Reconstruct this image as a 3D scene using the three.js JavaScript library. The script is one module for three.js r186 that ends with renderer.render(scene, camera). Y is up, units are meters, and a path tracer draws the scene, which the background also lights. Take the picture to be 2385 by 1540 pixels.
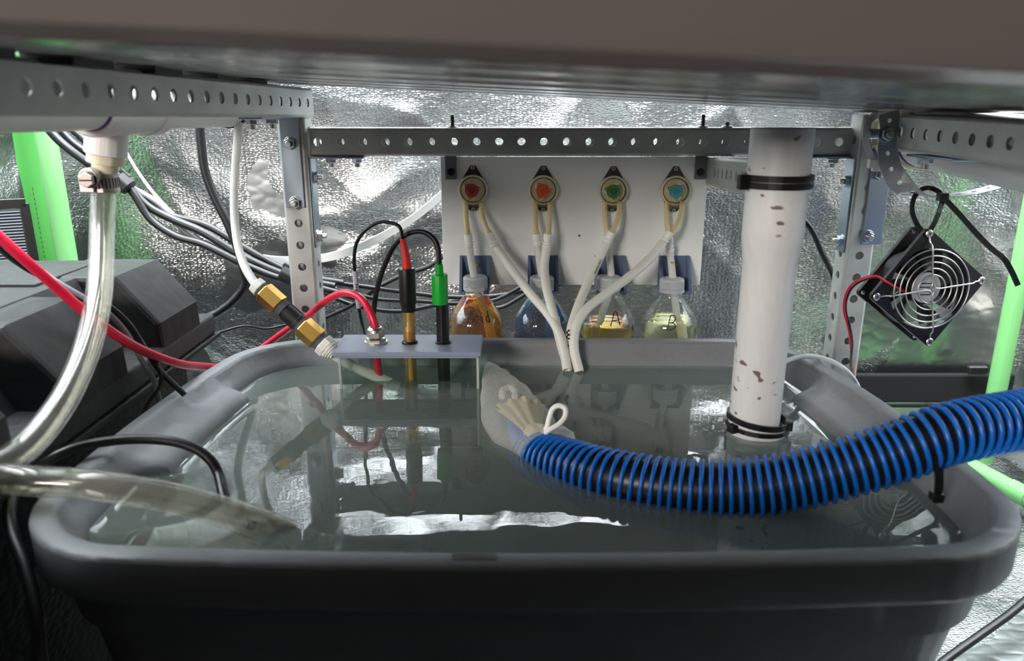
import * as THREE from 'three';
import { mergeGeometries, mergeVertices, toCreasedNormals } from 'three/addons/utils/BufferGeometryUtils.js';
import { RoundedBoxGeometry } from 'three/addons/geometries/RoundedBoxGeometry.js';
import { ImprovedNoise } from 'three/addons/math/ImprovedNoise.js';
import { RectAreaLightUniformsLib } from 'three/addons/lights/RectAreaLightUniformsLib.js';

// ---------------------------------------------------------------- camera, light, exposure
const HC = 0.52, PITCH = 16.3 * Math.PI / 180, FPX = 1750;     // eye height (m), downward pitch, focal length in photo pixels
const scene = new THREE.Scene();
scene.background = new THREE.Color(0x000000);
const camera = new THREE.PerspectiveCamera(2 * Math.atan(770 / FPX) * 180 / Math.PI, 2385 / 1540, 0.02, 20);
camera.position.set(0, HC, 0);
camera.rotation.x = -PITCH;
camera.focus = 0.78;
camera.userData.fStop = 6.3;
scene.add(camera);
const renderer = new THREE.WebGLRenderer();
renderer.toneMapping = THREE.LinearToneMapping;
renderer.toneMappingExposure = 1.3;
renderer.shadowMap.enabled = true;
RectAreaLightUniformsLib.init();
const GROW = { color: 0xf4fbff, power: 29, x: 0.05, y: 1.3, d: 0.64, w: 1.3, h: 0.7 };      // grow lamp over the tray
const ROOM = { color: 0xfff7ee, power: 44, x: -1.2, y: 0.94, d: -1.35, w: 0.62, h: 0.34, front: true, turn: -0.57 };      // upright work lamp in the room, shining in through the open tent door
function areaLight(L) {
  const l = new THREE.RectAreaLight(L.color, L.power, L.w, L.h);
  if (L.front) { l.position.set(L.x - 0.006 * Math.sin(L.turn), L.y, -L.d - 0.006 * Math.cos(L.turn)); l.rotation.y = L.turn; } else { l.position.set(L.x, L.y - 0.004, -L.d); l.rotation.x = -Math.PI / 2; } l.castShadow = true;
  scene.add(l);
}

// ---------------------------------------------------------------- helpers
const NI = g => g.index ? g.toNonIndexed() : g;
const V = (x, y, z) => new THREE.Vector3(x, y, z);
const W = (x, drop, D) => V(x, HC - drop, -D);                 // metres right of, below and in front of the eye
const CP = Math.cos(PITCH), SP = Math.sin(PITCH);
function at(px, py, D) {                                       // the point seen at a photo pixel, D metres ahead
  const x = (px - 1192.5) / FPX, u = -(py - 770) / FPX, f = CP + u * SP, y = u * CP - SP;
  return V(x / f * D, HC + y / f * D, -D);
}
function rng(seed) { let s = seed >>> 0; return () => { s = (s + 0x6D2B79F5) >>> 0; let t = s; t = Math.imul(t ^ (t >>> 15), t | 1); t ^= t + Math.imul(t ^ (t >>> 7), t | 61); return ((t ^ (t >>> 14)) >>> 0) / 4294967296; }; }
const taken = new Map(), base = new WeakMap();
function numbered(n) { const k = taken.get(n) ?? 0; taken.set(n, k + 1); return k ? `${n}_${String(k).padStart(3, '0')}` : n; }
function shade(o) { o.castShadow = true; o.receiveShadow = true; return o; }
function tag(o, label, category, group) { o.userData.label = label; o.userData.category = category; if (group) o.userData.group = group; return o; }
function thing(name, label, category, pos, group) {            // a Group at the thing's base
  const o = new THREE.Group(); o.name = numbered(name); o.position.copy(pos); scene.add(o); base.set(o, pos.clone());
  return tag(o, label, category, group);
}
function rootBase(p) { while (p && !base.has(p)) p = p.parent; return p ? base.get(p) : null; }
function part(name, geo, mat, parent, label) {                 // geometry in world coordinates, kept relative to the thing's base
  const g = Array.isArray(geo) ? merge(geo) : geo, b = rootBase(parent);
  if (b) g.translate(-b.x, -b.y, -b.z);
  const m = shade(new THREE.Mesh(g, mat)); m.name = name; parent.add(m);
  if (label) m.userData.label = label;
  return m;
}
function single(name, geo, mat, label, category, group) {      // a thing that is one mesh
  const g = Array.isArray(geo) ? merge(geo) : geo;
  g.computeBoundingBox(); const bb = g.boundingBox, c = V((bb.min.x + bb.max.x) / 2, bb.min.y, (bb.min.z + bb.max.z) / 2);
  g.translate(-c.x, -c.y, -c.z);
  const m = shade(new THREE.Mesh(g, mat)); m.name = numbered(name); m.position.copy(c); base.set(m, c); scene.add(m);
  return tag(m, label, category, group);
}
function struct(name, geo, mat) {
  const m = shade(new THREE.Mesh(Array.isArray(geo) ? merge(geo) : geo, mat)); m.name = name; m.userData.kind = 'structure'; scene.add(m); return m;
}
function merge(list) {
  const flat = list.map(g => { let q = NI(g); if (!q.attributes.uv) q.setAttribute('uv', new THREE.BufferAttribute(new Float32Array(q.attributes.position.count * 2), 2)); for (const k of Object.keys(q.attributes)) if (!['position', 'normal', 'uv'].includes(k)) q.deleteAttribute(k); return q; });
  return flat.length === 1 ? flat[0] : mergeGeometries(flat);
}
const circ = (r, n = 14) => Array.from({ length: n }, (_, i) => [r * Math.cos(i / n * 2 * Math.PI), r * Math.sin(i / n * 2 * Math.PI)]);
const rectp = (w, h, b = 0) => b ? [[-w / 2 + b, -h / 2], [w / 2 - b, -h / 2], [w / 2, -h / 2 + b], [w / 2, h / 2 - b], [w / 2 - b, h / 2], [-w / 2 + b, h / 2], [-w / 2, h / 2 - b], [-w / 2, -h / 2 + b]] : [[-w / 2, -h / 2], [w / 2, -h / 2], [w / 2, h / 2], [-w / 2, h / 2]];
function curve(pts, closed = false) { return new THREE.CatmullRomCurve3(pts, closed, 'centripetal'); }
function frames(P, up) {                                       // tangents, normals, binormals along a polyline
  const T = P.map((p, i) => P[Math.min(i + 1, P.length - 1)].clone().sub(P[Math.max(i - 1, 0)]).normalize());
  const N = []; let n = (typeof up === 'function' ? up(0, P[0]) : up || (Math.abs(T[0].y) < 0.9 ? V(0, 1, 0) : V(0, 0, 1))).clone();
  for (let i = 0; i < P.length; i++) {
    if (up) n = (typeof up === 'function' ? up(i / (P.length - 1), P[i]) : up).clone();
    n.addScaledVector(T[i], -n.dot(T[i])); if (n.lengthSq() < 1e-8) n.set(1, 0, 0).addScaledVector(T[i], -T[i].x); n.normalize(); N.push(n.clone());
  }
  return { T, N, B: T.map((t, i) => t.clone().cross(N[i]).normalize()) };
}
function sweep(P, prof, { up = null, caps = true, scale = null, crease = 0, closed = false } = {}) {
  const { N, B } = frames(P, up), n = prof.length, pos = [], uv = [], idx = []; let len = 0;
  P.forEach((p, i) => {
    if (i) len += p.distanceTo(P[i - 1]);
    const s = scale ? scale(i / (P.length - 1), len) : 1;
    for (let j = 0; j <= n; j++) { const [a, b] = prof[j % n], q = p.clone().addScaledVector(N[i], b * s).addScaledVector(B[i], a * s); pos.push(q.x, q.y, q.z); uv.push(j / n, len * 20); }
  });
  const m = n + 1;
  for (let i = 0; i < P.length - 1; i++) for (let j = 0; j < n; j++) { const a = i * m + j, b = a + m; idx.push(a, a + 1, b, b, a + 1, b + 1); }
  const g = new THREE.BufferGeometry();
  g.setAttribute('position', new THREE.Float32BufferAttribute(pos, 3)); g.setAttribute('uv', new THREE.Float32BufferAttribute(uv, 2)); g.setIndex(idx);
  let h = crease ? toCreasedNormals(g.toNonIndexed(), crease) : (() => { g.computeVertexNormals(); const nn = g.attributes.normal; for (let i = 0; i < P.length; i++) { const a = i * m, b = a + n; const q = V(nn.getX(a) + nn.getX(b), nn.getY(a) + nn.getY(b), nn.getZ(a) + nn.getZ(b)).normalize(); nn.setXYZ(a, q.x, q.y, q.z); nn.setXYZ(b, q.x, q.y, q.z); } return g.toNonIndexed(); })();
  if (!caps || closed) return h;
  const cap = (i, flip) => { const cp = [], ring = []; for (let j = 0; j < n; j++) ring.push(V().fromArray(pos, (i * m + j) * 3)); const c = ring.reduce((s, q) => s.add(q), V(0, 0, 0)).multiplyScalar(1 / n); for (let j = 0; j < n; j++) { const a = ring[j], b = ring[(j + 1) % n]; for (const q of flip ? [c, a, b] : [c, b, a]) cp.push(q.x, q.y, q.z); } const k = new THREE.BufferGeometry(); k.setAttribute('position', new THREE.Float32BufferAttribute(cp, 3)); k.computeVertexNormals(); return k; };
  return merge([h, cap(0, true), cap(P.length - 1, false)]);
}
function tube(pts, r, { n = 60, rad = 12, caps = true, scale = null, closed = false } = {}) { return sweep(curve(pts, closed).getSpacedPoints(n), circ(r, rad), { caps: caps && !closed, scale, closed }); }
function strip(pts, w, t, { n = 50, up = null, closed = false } = {}) { return sweep(curve(pts, closed).getSpacedPoints(n), rectp(w, t), { up, crease: 0.6, closed }); }
function orient(g, dir, pos, up) {                             // local +y to dir, local +z towards up
  const y = dir.clone().normalize(); let z = (up || (Math.abs(y.z) < 0.9 ? V(0, 0, 1) : V(0, 1, 0))).clone(); z.addScaledVector(y, -z.dot(y)).normalize();
  const x = y.clone().cross(z); return g.applyMatrix4(new THREE.Matrix4().makeBasis(x, y, z).setPosition(pos));
}
function lathe(prof, n = 40, crease = 0.7) { const g = new THREE.LatheGeometry(prof.map(p => new THREE.Vector2(p[0], p[1])), n); return crease ? toCreasedNormals(g.toNonIndexed(), crease) : g.toNonIndexed(); }
function cyl(r, h, n = 24, bevel = 0.0004, r2 = r) { return lathe([[0, 0], [r - bevel, 0], [r, bevel], [r2, h - bevel], [r2 - bevel, h], [0, h]], n, 0.6); }
function hex(r, h, b = 0.0006) { return toCreasedNormals(lathe([[0, 0], [r - b, 0], [r, b], [r, h - b], [r - b, h], [0, h]], 6, 0.1), 0.1); }
function rbox(w, h, d, r = 0.002, s = 2) { return NI(new RoundedBoxGeometry(w, h, d, s, r)); }
function ext(pts, depth, bevel = 0, holes = [], seg = 14) {
  const s = new THREE.Shape(pts.map(p => new THREE.Vector2(p[0], p[1])));
  for (const [x, y, r] of holes) { const h = new THREE.Path(); h.absarc(x, y, r, 0, Math.PI * 2, true); s.holes.push(h); }
  return new THREE.ExtrudeGeometry(s, { depth, bevelEnabled: bevel > 0, bevelSize: bevel, bevelThickness: bevel, bevelOffset: -bevel, bevelSegments: 2, curveSegments: seg });
}
const move = (g, p) => g.translate(p.x, p.y, p.z);
const smooth = (a, b, x) => { const t = Math.min(1, Math.max(0, (x - a) / (b - a))); return t * t * (3 - 2 * t); };

// ---------------------------------------------------------------- procedural textures and materials
const noise = new ImprovedNoise();
function tex(size, fn, srgb = false) {                         // fn(u, v) -> [r, g, b] 0..1, tiling is up to fn
  const d = new Uint8Array(size * size * 4);
  for (let j = 0; j < size; j++) for (let i = 0; i < size; i++) { const c = fn(i / size, j / size), k = (j * size + i) * 4; for (let q = 0; q < 3; q++) d[k + q] = Math.max(0, Math.min(255, (Array.isArray(c) ? c[q] : c) * 255)); d[k + 3] = 255; }
  const t = new THREE.DataTexture(d, size, size); t.wrapS = t.wrapT = THREE.RepeatWrapping; t.magFilter = THREE.LinearFilter; t.minFilter = THREE.LinearMipmapLinearFilter; t.generateMipmaps = true; if (srgb) t.colorSpace = THREE.SRGBColorSpace; t.needsUpdate = true; return t;
}
function pn(u, v, fx, fy, seed = 0) {                          // tiling noise on a torus
  const a = u * 2 * Math.PI, b = v * 2 * Math.PI, r = fx / (2 * Math.PI), q = fy / (2 * Math.PI);
  return noise.noise(Math.cos(a) * r + seed, Math.sin(a) * r + Math.cos(b) * q, Math.sin(b) * q + seed * 1.7);
}
function worley(size, cx, cy, seed) {                          // tiling cell pattern: distance to the nearest edge
  const R = rng(seed), P = []; for (let j = 0; j < cy; j++) for (let i = 0; i < cx; i++) P.push([(i + 0.1 + 0.8 * R()) / cx, (j + 0.1 + 0.8 * R()) / cy, R()]);
  return (u, v) => { const ci = Math.floor(u * cx), cj = Math.floor(v * cy); let a = 9, b = 9, id = 0; for (let j = -1; j <= 1; j++) for (let i = -1; i <= 1; i++) { const ii = (ci + i + cx) % cx, jj = (cj + j + cy) % cy, p = P[jj * cx + ii]; let dx = Math.abs(p[0] - u), dy = Math.abs(p[1] - v); if (dx > 0.5) dx = 1 - dx; if (dy > 0.5) dy = 1 - dy; const d = Math.hypot(dx * cx, dy * cy); if (d < a) { b = a; a = d; id = p[2]; } else if (d < b) b = d; } return [b - a, id]; };
}
const leatherCells = worley(512, 46, 92, 7);
const leatherTex = tex(512, (u, v) => { const [e, id] = leatherCells(u, v); return 0.35 * smooth(0, 0.45, e) + 0.35 * id + 0.3 * (0.5 + pn(u, v, 40, 40, 3)); });
const grainCells = worley(256, 44, 44, 11);
const grainTex = tex(256, (u, v) => { const [e, id] = grainCells(u, v); return 0.6 * smooth(0, 0.5, e) + 0.4 * id; });
const zincMap = tex(256, (u, v) => { const n = 0.5 + 0.5 * pn(u, v, 5, 5, 1) + 0.28 * pn(u, v, 14, 14, 5), m = 0.5 + 0.6 * pn(u, v, 3, 3, 9); return [0.72 + 0.1 * n, 0.725 + 0.1 * n, 0.69 + 0.1 * n + 0.04 * m]; }, true);
const zincRough = tex(256, (u, v) => 0.48 + 0.2 * pn(u, v, 7, 7, 4) + 0.1 * pn(u, v, 3, 40, 2));
const grayMap = tex(256, (u, v) => { const n = pn(u, v, 6, 6, 21) * 0.03 + pn(u, v, 40, 40, 25) * 0.02; return [0.9 + n, 0.9 + n, 0.9 + n]; }, true);
const scuffMap = tex(512, (u, v) => { const s = smooth(0.46, 0.54, pn(u, v, 13, 84, 31)) * smooth(0.12, 0.32, pn(u, v, 3, 6, 35)); const n = 0.02 * pn(u, v, 30, 30, 8); return [0.95 + n - 0.45 * s, 0.95 + n - 0.52 * s, 0.955 + n - 0.56 * s]; }, true);
scuffMap.repeat.set(1, 0.11);
const M = (o) => new THREE.MeshStandardMaterial(o), MP = (o) => new THREE.MeshPhysicalMaterial(o);
const mat = {
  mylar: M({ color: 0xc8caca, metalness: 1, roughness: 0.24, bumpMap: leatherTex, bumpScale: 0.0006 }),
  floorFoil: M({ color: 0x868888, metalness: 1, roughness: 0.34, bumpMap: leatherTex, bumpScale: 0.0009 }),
  tentOut: M({ color: 0x191a1c, roughness: 0.8 }),
  zinc: M({ color: 0xffffff, map: zincMap, roughnessMap: zincRough, roughness: 1, metalness: 0.55 }),
  plate: M({ color: 0xa9b4bf, roughness: 0.36, metalness: 1 }),
  bolt: M({ color: 0xbcc5cc, roughness: 0.25, metalness: 1 }),
  steel: M({ color: 0xc9c6c0, roughness: 0.38, metalness: 1 }),
  darkSteel: M({ color: 0x5a5654, roughness: 0.4, metalness: 1 }),
  brass: M({ color: 0xb8964f, roughness: 0.42, metalness: 1 }),
  tub: M({ color: 0x8f9195, map: grayMap, roughness: 0.5, bumpMap: grainTex, bumpScale: 0.00008 }),
  tray: M({ color: 0x6b6563, roughness: 0.2 }),
  pvc: M({ color: 0xf0f0ee, map: scuffMap, roughness: 0.4 }),
  pvcPlain: M({ color: 0xe9e8e4, roughness: 0.4 }),
  cream: M({ color: 0xe2d8bd, roughness: 0.45 }),
  purple: M({ color: 0x4a2f78, roughness: 0.4 }),
  hdpe: M({ color: 0xf1f2f0, roughness: 0.5 }),
  whiteTube: MP({ color: 0xf3f2ea, roughness: 0.38, transmission: 0.18, thickness: 0 }),
  straw: MP({ color: 0xf0eeea, roughness: 0.5, transmission: 0.35, thickness: 0 }),
  amberTube: MP({ color: 0xf1dfae, roughness: 0.35, transmission: 0.2, thickness: 0 }),
  nylon: M({ color: 0xf4f2ec, roughness: 0.45 }),
  greyClip: M({ color: 0x6c7076, roughness: 0.5 }),
  holder: M({ color: 0x5e6b88, roughness: 0.5 }),
  lid: M({ color: 0x8b95ab, roughness: 0.5 }),
  black: M({ color: 0x121213, roughness: 0.35 }),
  blackMatte: M({ color: 0x161617, roughness: 0.6 }),
  bin: M({ color: 0x0e0f10, roughness: 0.62, bumpMap: grainTex, bumpScale: 0.0006 }),
  cable: M({ color: 0x131315, roughness: 0.42 }),
  greyCable: M({ color: 0x77787d, roughness: 0.45 }),
  whiteCable: M({ color: 0xe6e8ea, roughness: 0.42 }),
  redTube: M({ color: 0xd51a3c, roughness: 0.35 }),
  red: M({ color: 0xd8231d, roughness: 0.45 }),
  greenCap: M({ color: 0x08a62c, roughness: 0.35 }),
  pole: M({ color: 0x6aa564, roughness: 0.5 }),
  wireBlue: M({ color: 0x0c6acb, roughness: 0.32 }),
  clear: MP({ color: 0xf6f8f8, roughness: 0.04, transmission: 0.95, thickness: 0, ior: 1.45 }),
  acrylic: MP({ color: 0xf2f7f4, roughness: 0.02, transmission: 1, thickness: 0, ior: 1.49 }),
  vinyl: MP({ color: 0xeeede8, roughness: 0.13, transmission: 0.945, thickness: 0, ior: 1.5 }),
  cap: MP({ color: 0xe8eaee, roughness: 0.5, transmission: 0.5, thickness: 0 }),
  mesh: MP({ color: 0xe4e2da, roughness: 0.6, transmission: 0.55, thickness: 0 }),
  ink: M({ color: 0x15130f, roughness: 0.6 }),
  water: MP({ color: 0xc2cec8, roughness: 0.0, transmission: 0.75, thickness: 0, ior: 1.33 }),
};

// ---------------------------------------------------------------- the setting: tent and room
const BACK = 1.08, LEFT = -0.68, RIGHT = 0.77, TOP = 1.75, FRONT = 0.285;
function wrinkle(u, v, seed) {                                 // metres
  const wx = u + 0.05 * noise.noise(u * 4, v * 4, seed + 9), wy = v + 0.05 * noise.noise(v * 4, u * 4, seed + 19);
  const r = (x, y, f, s) => Math.pow(1 - Math.abs(noise.noise(x * f + s, y * f + s * 2, seed + s)), 6);
  const c = wx * 0.8 + wy * 0.6, d = wy * 0.8 - wx * 0.6, m = 0.35 + 0.65 * smooth(-0.3, 0.3, noise.noise(u * 2.5, v * 2.5, seed + 31));
  return 0.016 * noise.noise(u * 2.3, v * 2.3, seed + 4) + m * (0.006 * r(c, d * 2.2, 2.6, 1.3) + 0.0045 * r(c * 2.0, d, 4.2, 5.1) + 0.0022 * r(d, c, 9, 7.7)) + 0.0055 * noise.noise(u * 7, v * 8, seed + 41) + 0.0030 * noise.noise(wx * 14, wy * 16, seed + 51) + 0.0011 * noise.noise(u * 30, v * 26, seed);
}
function sheet(o, ax, ay, w, h, nrm, seed, nx, ny, amp = 1) {  // crumpled foil sheet with a backing slab
  const pos = [], uv = [], idx = [];
  for (let j = 0; j <= ny; j++) for (let i = 0; i <= nx; i++) {
    const a = i / nx * w, b = j / ny * h, e = Math.min(1, Math.min(a, w - a, b, h - b) / 0.03), d = wrinkle(a, b, seed) * amp * e;
    const p = o.clone().addScaledVector(ax, a).addScaledVector(ay, b).addScaledVector(nrm, d);
    pos.push(p.x, p.y, p.z); uv.push(a / 0.26, b / 0.26);
  }
  const flip = ax.clone().cross(ay).dot(nrm) < 0;
  for (let j = 0; j < ny; j++) for (let i = 0; i < nx; i++) { const a = j * (nx + 1) + i, b = a + 1, c = a + nx + 1, d = c + 1; flip ? idx.push(a, c, b, b, c, d) : idx.push(a, b, c, b, d, c); }
  const g = new THREE.BufferGeometry(); g.setAttribute('position', new THREE.Float32BufferAttribute(pos, 3)); g.setAttribute('uv', new THREE.Float32BufferAttribute(uv, 2)); g.setIndex(idx); g.computeVertexNormals();
  const t = 0.008, s = new THREE.BoxGeometry(w, h, t); s.translate(w / 2, h / 2, 0);
  s.applyMatrix4(new THREE.Matrix4().makeBasis(ax, ay, ax.clone().cross(ay)).setPosition(o.clone().addScaledVector(nrm, -t)));
  return [g, s];
}
const X = V(1, 0, 0), Y = V(0, 1, 0), Z = V(0, 0, 1);
struct('wall_back', sheet(V(LEFT, 0, -BACK), X, Y, RIGHT - LEFT, TOP, Z, 2.3, 300, 340), mat.mylar);
struct('wall_left', sheet(V(LEFT, 0, -BACK), Z, Y, BACK - 0.27, TOP, X, 7.7, 160, 200), mat.mylar);
struct('wall_right', sheet(V(RIGHT, 0, -BACK), Z, Y, BACK - 0.27, TOP, V(-1, 0, 0), 5.9, 160, 200), mat.mylar);
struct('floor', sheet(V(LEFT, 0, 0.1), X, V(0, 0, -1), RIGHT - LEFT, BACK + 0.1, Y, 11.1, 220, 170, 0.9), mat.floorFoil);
struct('ceiling', move(new THREE.BoxGeometry(RIGHT - LEFT, 0.02, BACK + 0.1), V((LEFT + RIGHT) / 2, TOP + 0.01, -(BACK - 0.1) / 2)), mat.tentOut);
struct('wall_front', move(new THREE.BoxGeometry(RIGHT - LEFT, TOP - 0.60, 0.012), V((LEFT + RIGHT) / 2, (TOP + 0.60) / 2, -FRONT)), mat.tentOut);
struct('wall_front_lower', move(new THREE.BoxGeometry(RIGHT - LEFT, 0.384, 0.006), V((LEFT + RIGHT) / 2, 0.192, -0.157)), mat.tentOut);
const roomMat = M({ color: 0x5c4a3e, roughness: 0.9 });
const RX = 1.9, RN = 2.6, RB = 1.5, RH = 2.4;
struct('wall_rear', move(new THREE.BoxGeometry(2 * RX, RH, 0.05), V(0, RH / 2, RN)), roomMat);
struct('wall_far', move(new THREE.BoxGeometry(2 * RX, RH, 0.05), V(0, RH / 2, -RB)), roomMat);
struct('wall_outer_left', move(new THREE.BoxGeometry(0.05, RH, RN + RB), V(-RX, RH / 2, (RN - RB) / 2)), roomMat);
struct('wall_outer_right', move(new THREE.BoxGeometry(0.05, RH, RN + RB), V(RX, RH / 2, (RN - RB) / 2)), roomMat);
struct('ceiling_room', move(new THREE.BoxGeometry(2 * RX, 0.05, RN + RB), V(0, RH + 0.02, (RN - RB) / 2)), M({ color: 0x7d746a, roughness: 0.9 }));
struct('floor_room', move(new THREE.BoxGeometry(2 * RX, 0.05, RN + RB), V(0, -0.04, (RN - RB) / 2)), M({ color: 0x4a3324, roughness: 0.6 }));
function lampThing(name, L, label, thick) {
  const t = thing(name, label, 'lamp', V(L.x, L.y, -L.d));
  part('housing', move(rbox(L.w + 0.03, thick, L.h + 0.03, 0.006), V(L.x, L.y + thick / 2 + 0.001, -L.d)), mat.hdpe, t);
  part('light_panel', move(new THREE.BoxGeometry(L.w, 0.002, L.h), V(L.x, L.y - 0.001, -L.d)), M({ color: 0xffffff, emissive: L.color, emissiveIntensity: 1.0 }), t);
  areaLight(L);
}
lampThing('grow_lamp', GROW, 'wide white grow lamp panel hanging above the grey tray', 0.05);
{
  const L = ROOM, t = thing('work_lamp', 'upright white work lamp standing in the room before the tent', 'lamp', V(L.x, 0, -L.d));
  part('housing', move(rbox(L.w + 0.03, L.h + 0.03, 0.05, 0.006), V(L.x, L.y, -L.d + 0.026)), mat.black, t);
  part('light_panel', move(new THREE.BoxGeometry(L.w, L.h, 0.002), V(L.x, L.y, -L.d - 0.001)), M({ color: 0xffffff, emissive: L.color, emissiveIntensity: 3.0 }), t);
  part('stand', [move(cyl(0.018, L.y - L.h / 2, 20), V(L.x, 0, -L.d + 0.03)), move(cyl(0.16, 0.02, 32, 0.004), V(L.x, 0, -L.d + 0.03))], mat.black, t);
  t.rotation.y = L.turn; areaLight(L);
}

// ---------------------------------------------------------------- punched square steel tube
const SQ = 0.031, PITCHH = 0.0254, HOLE = 0.0047;
function punched(L, first, t = 0.0018) {                       // along +y from 0 to L, centred on the axis, holes on all four faces
  const r = 0.003, w = SQ - 2 * r, holes = []; for (let y = first; y < L - 0.006; y += PITCHH) if (y > 0.006) holes.push([0, y, HOLE]);
  const out = [];
  for (let k = 0; k < 4; k++) { const g = ext([[-w / 2, 0], [w / 2, 0], [w / 2, L], [-w / 2, L]], t, 0, holes, 18); g.translate(0, 0, SQ / 2 - t); g.rotateY(k * Math.PI / 2); out.push(g); }
  for (let k = 0; k < 4; k++) { const q = []; for (let i = 0; i <= 4; i++) q.push([r * Math.cos(i * Math.PI / 8), r * Math.sin(i * Math.PI / 8)]); for (let i = 4; i >= 0; i--) q.push([(r - t) * Math.cos(i * Math.PI / 8), (r - t) * Math.sin(i * Math.PI / 8)]); const g = ext(q, L); g.rotateX(-Math.PI / 2); g.translate(w / 2, 0, -w / 2); g.rotateY(k * Math.PI / 2); out.push(toCreasedNormals(NI(g), 0.6)); }
  const m = merge(out), p = m.attributes.position, u = m.attributes.uv; for (let i = 0; i < p.count; i++) u.setXY(i, (p.getX(i) + p.getZ(i) * 1.3) / 0.25, p.getY(i) / 0.25); return m;
}
function beam(a, b, first, faceUp, label, name = 'punched_beam') {
  const L = a.distanceTo(b); return single(name, orient(punched(L, first), b.clone().sub(a), a, faceUp), mat.zinc, label, 'beam');
}
const postL = thing('punched_post', 'left galvanised square steel post with punched holes below the end of the long side beam', 'post', V(-0.244, 0, -0.8745));
part('post_tube', move(punched(HC - 0.003, (HC - 0.1234) % PITCHH), V(-0.244, 0, -0.8745)), mat.zinc, postL);
const postR = thing('punched_post', 'right galvanised square steel post with punched holes behind the small black fan', 'post', V(0.395, 0, -0.859));
part('post_tube', move(punched(HC - 0.004, (HC - 0.158) % PITCHH), V(0.395, 0, -0.859)), mat.zinc, postR);
const NUT = 0.0062;
function nut(name, p, dir, parent, shank = 0.005) {            // hex nut on the end of a bolt
  const m = part(name, orient(hex(NUT, 0.0052), dir, p, Math.abs(dir.y) < 0.5 ? Y : Z), mat.bolt, parent);
  part('bolt_end', orient(cyl(0.0031, 0.0052 + shank, 14, 0.0006), dir, p), mat.steel, m);
  part('washer', orient(cyl(0.0075, 0.0011, 20, 0.0003), dir, p.clone().addScaledVector(dir, -0.0004)), mat.plate, m);
  return m;
}
// back beam with standing bolts
const BBY = HC - 0.0335, BBD = 0.8665 + SQ / 2;
const bb = thing('punched_beam', 'galvanised punched cross beam at the back carrying the white pump board', 'beam', V(-0.2265, BBY, -BBD));
part('beam_tube', orient(punched(0.617, 0.0087), X, V(-0.2265, BBY, -BBD), Z), mat.zinc, bb);
for (const [px, h] of [[1054, 0.0135], [1637, 0.014], [1694, 0.006]]) {
  const p = at(px, 293, 0.876); p.y = BBY + SQ / 2;
  const b = part('bolt', move(cyl(0.0022, h, 12), p), mat.darkSteel, bb); part('washer', move(cyl(0.0062, 0.0018, 18), p), mat.steel, b);
}
// long side beams
const lb0 = V(-0.2215 - SQ / 2, HC + 0.0062 + 0.002, -0.876), ldir = V(-0.00233, 0.000252, 0.02529).normalize();
beam(lb0, lb0.clone().addScaledVector(ldir, 0.72), 0.0172, X, 'long galvanised punched beam on the left running towards the viewer under the tray');
const rdir = V(-0.001795, -0.00043, 0.02533).normalize(), rb0 = V(0.3550 + SQ / 2, HC - 0.0185, -0.714);
beam(rb0, rb0.clone().addScaledVector(rdir, 0.56), 0.0062, V(-1, 0, 0), 'galvanised punched beam on the right edge above a white pipe');
beam(V(0.405, HC - 0.024, -0.876), V(0.405, HC - 0.024, -0.722), 0.012, V(-1, 0, 0), 'short punched beam end behind the hanging metal strap', 'punched_beam');
const ar0 = W(0.240, 0.068, 0.90), ar1 = W(0.2085, 0.0520, 0.607);
beam(ar0, ar1, 0.012, V(-1, 0, 0), 'punched arm beam under the cross beam holding the tall white pipe', 'punched_beam');

// corner brackets (bent flat plates with nuts)
function bracket(label, legs, nuts, name = 'corner_bracket') {
  const t = thing(name, label, 'bracket', legs[0].p.clone(), 'bent bracket plates on the frame corners');
  for (const l of legs) part('plate', move(rbox(l.s[0], l.s[1], l.s[2], 0.0007, 1), l.p), mat.plate, t);
  for (const [p, d, s] of nuts) nut('nut', p, d, t, s);
  return t;
}
const DZ = V(0, 0, 1), DX = V(1, 0, 0), DY = V(0, -1, 0), NX = V(-1, 0, 0);
bracket('bracket plate on the front of the left post, bent under the side beam', [
  { p: W(-0.2455, 0.0555, 0.8577), s: [0.0215, 0.100, 0.0022] }, { p: W(-0.2505, 0.0068, 0.803), s: [0.023, 0.0022, 0.112] }],
  [[at(676, 334, 0.8565), DZ], [at(688, 473, 0.8565), DZ], [W(-0.2505, 0.0079, 0.815), DY], [W(-0.255, 0.0079, 0.765), DY]]);
bracket('bracket plate on the inner side of the left post, bent under the cross beam', [
  { p: W(-0.2273, 0.101, 0.8745), s: [0.0022, 0.103, 0.022] }, { p: W(-0.198, 0.0505, 0.876), s: [0.062, 0.0022, 0.022] }],
  [[W(-0.2262, 0.073, 0.872), DX], [W(-0.2262, 0.140, 0.872), DX], [W(-0.205, 0.0516, 0.874), DY], [W(-0.176, 0.0516, 0.874), DY]]);
bracket('bracket plate on the front of the right post with two hex nuts', [
  { p: W(0.4055, 0.093, 0.8422), s: [0.0225, 0.105, 0.0022] }, { p: W(0.4055, 0.0425, 0.80), s: [0.022, 0.0022, 0.086] }],
  [[at(2047, 405, 0.841), DZ], [at(2020, 551, 0.841), DZ]]);
bracket('bracket plate on the inner side of the right post, behind the tall pipe', [
  { p: W(0.3783, 0.103, 0.858), s: [0.0022, 0.105, 0.022] }, { p: W(0.349, 0.0502, 0.872), s: [0.060, 0.0022, 0.022] }],
  [[W(0.3772, 0.076, 0.855), NX], [W(0.3772, 0.143, 0.855), NX], [W(0.360, 0.0514, 0.865), DY]]);
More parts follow.
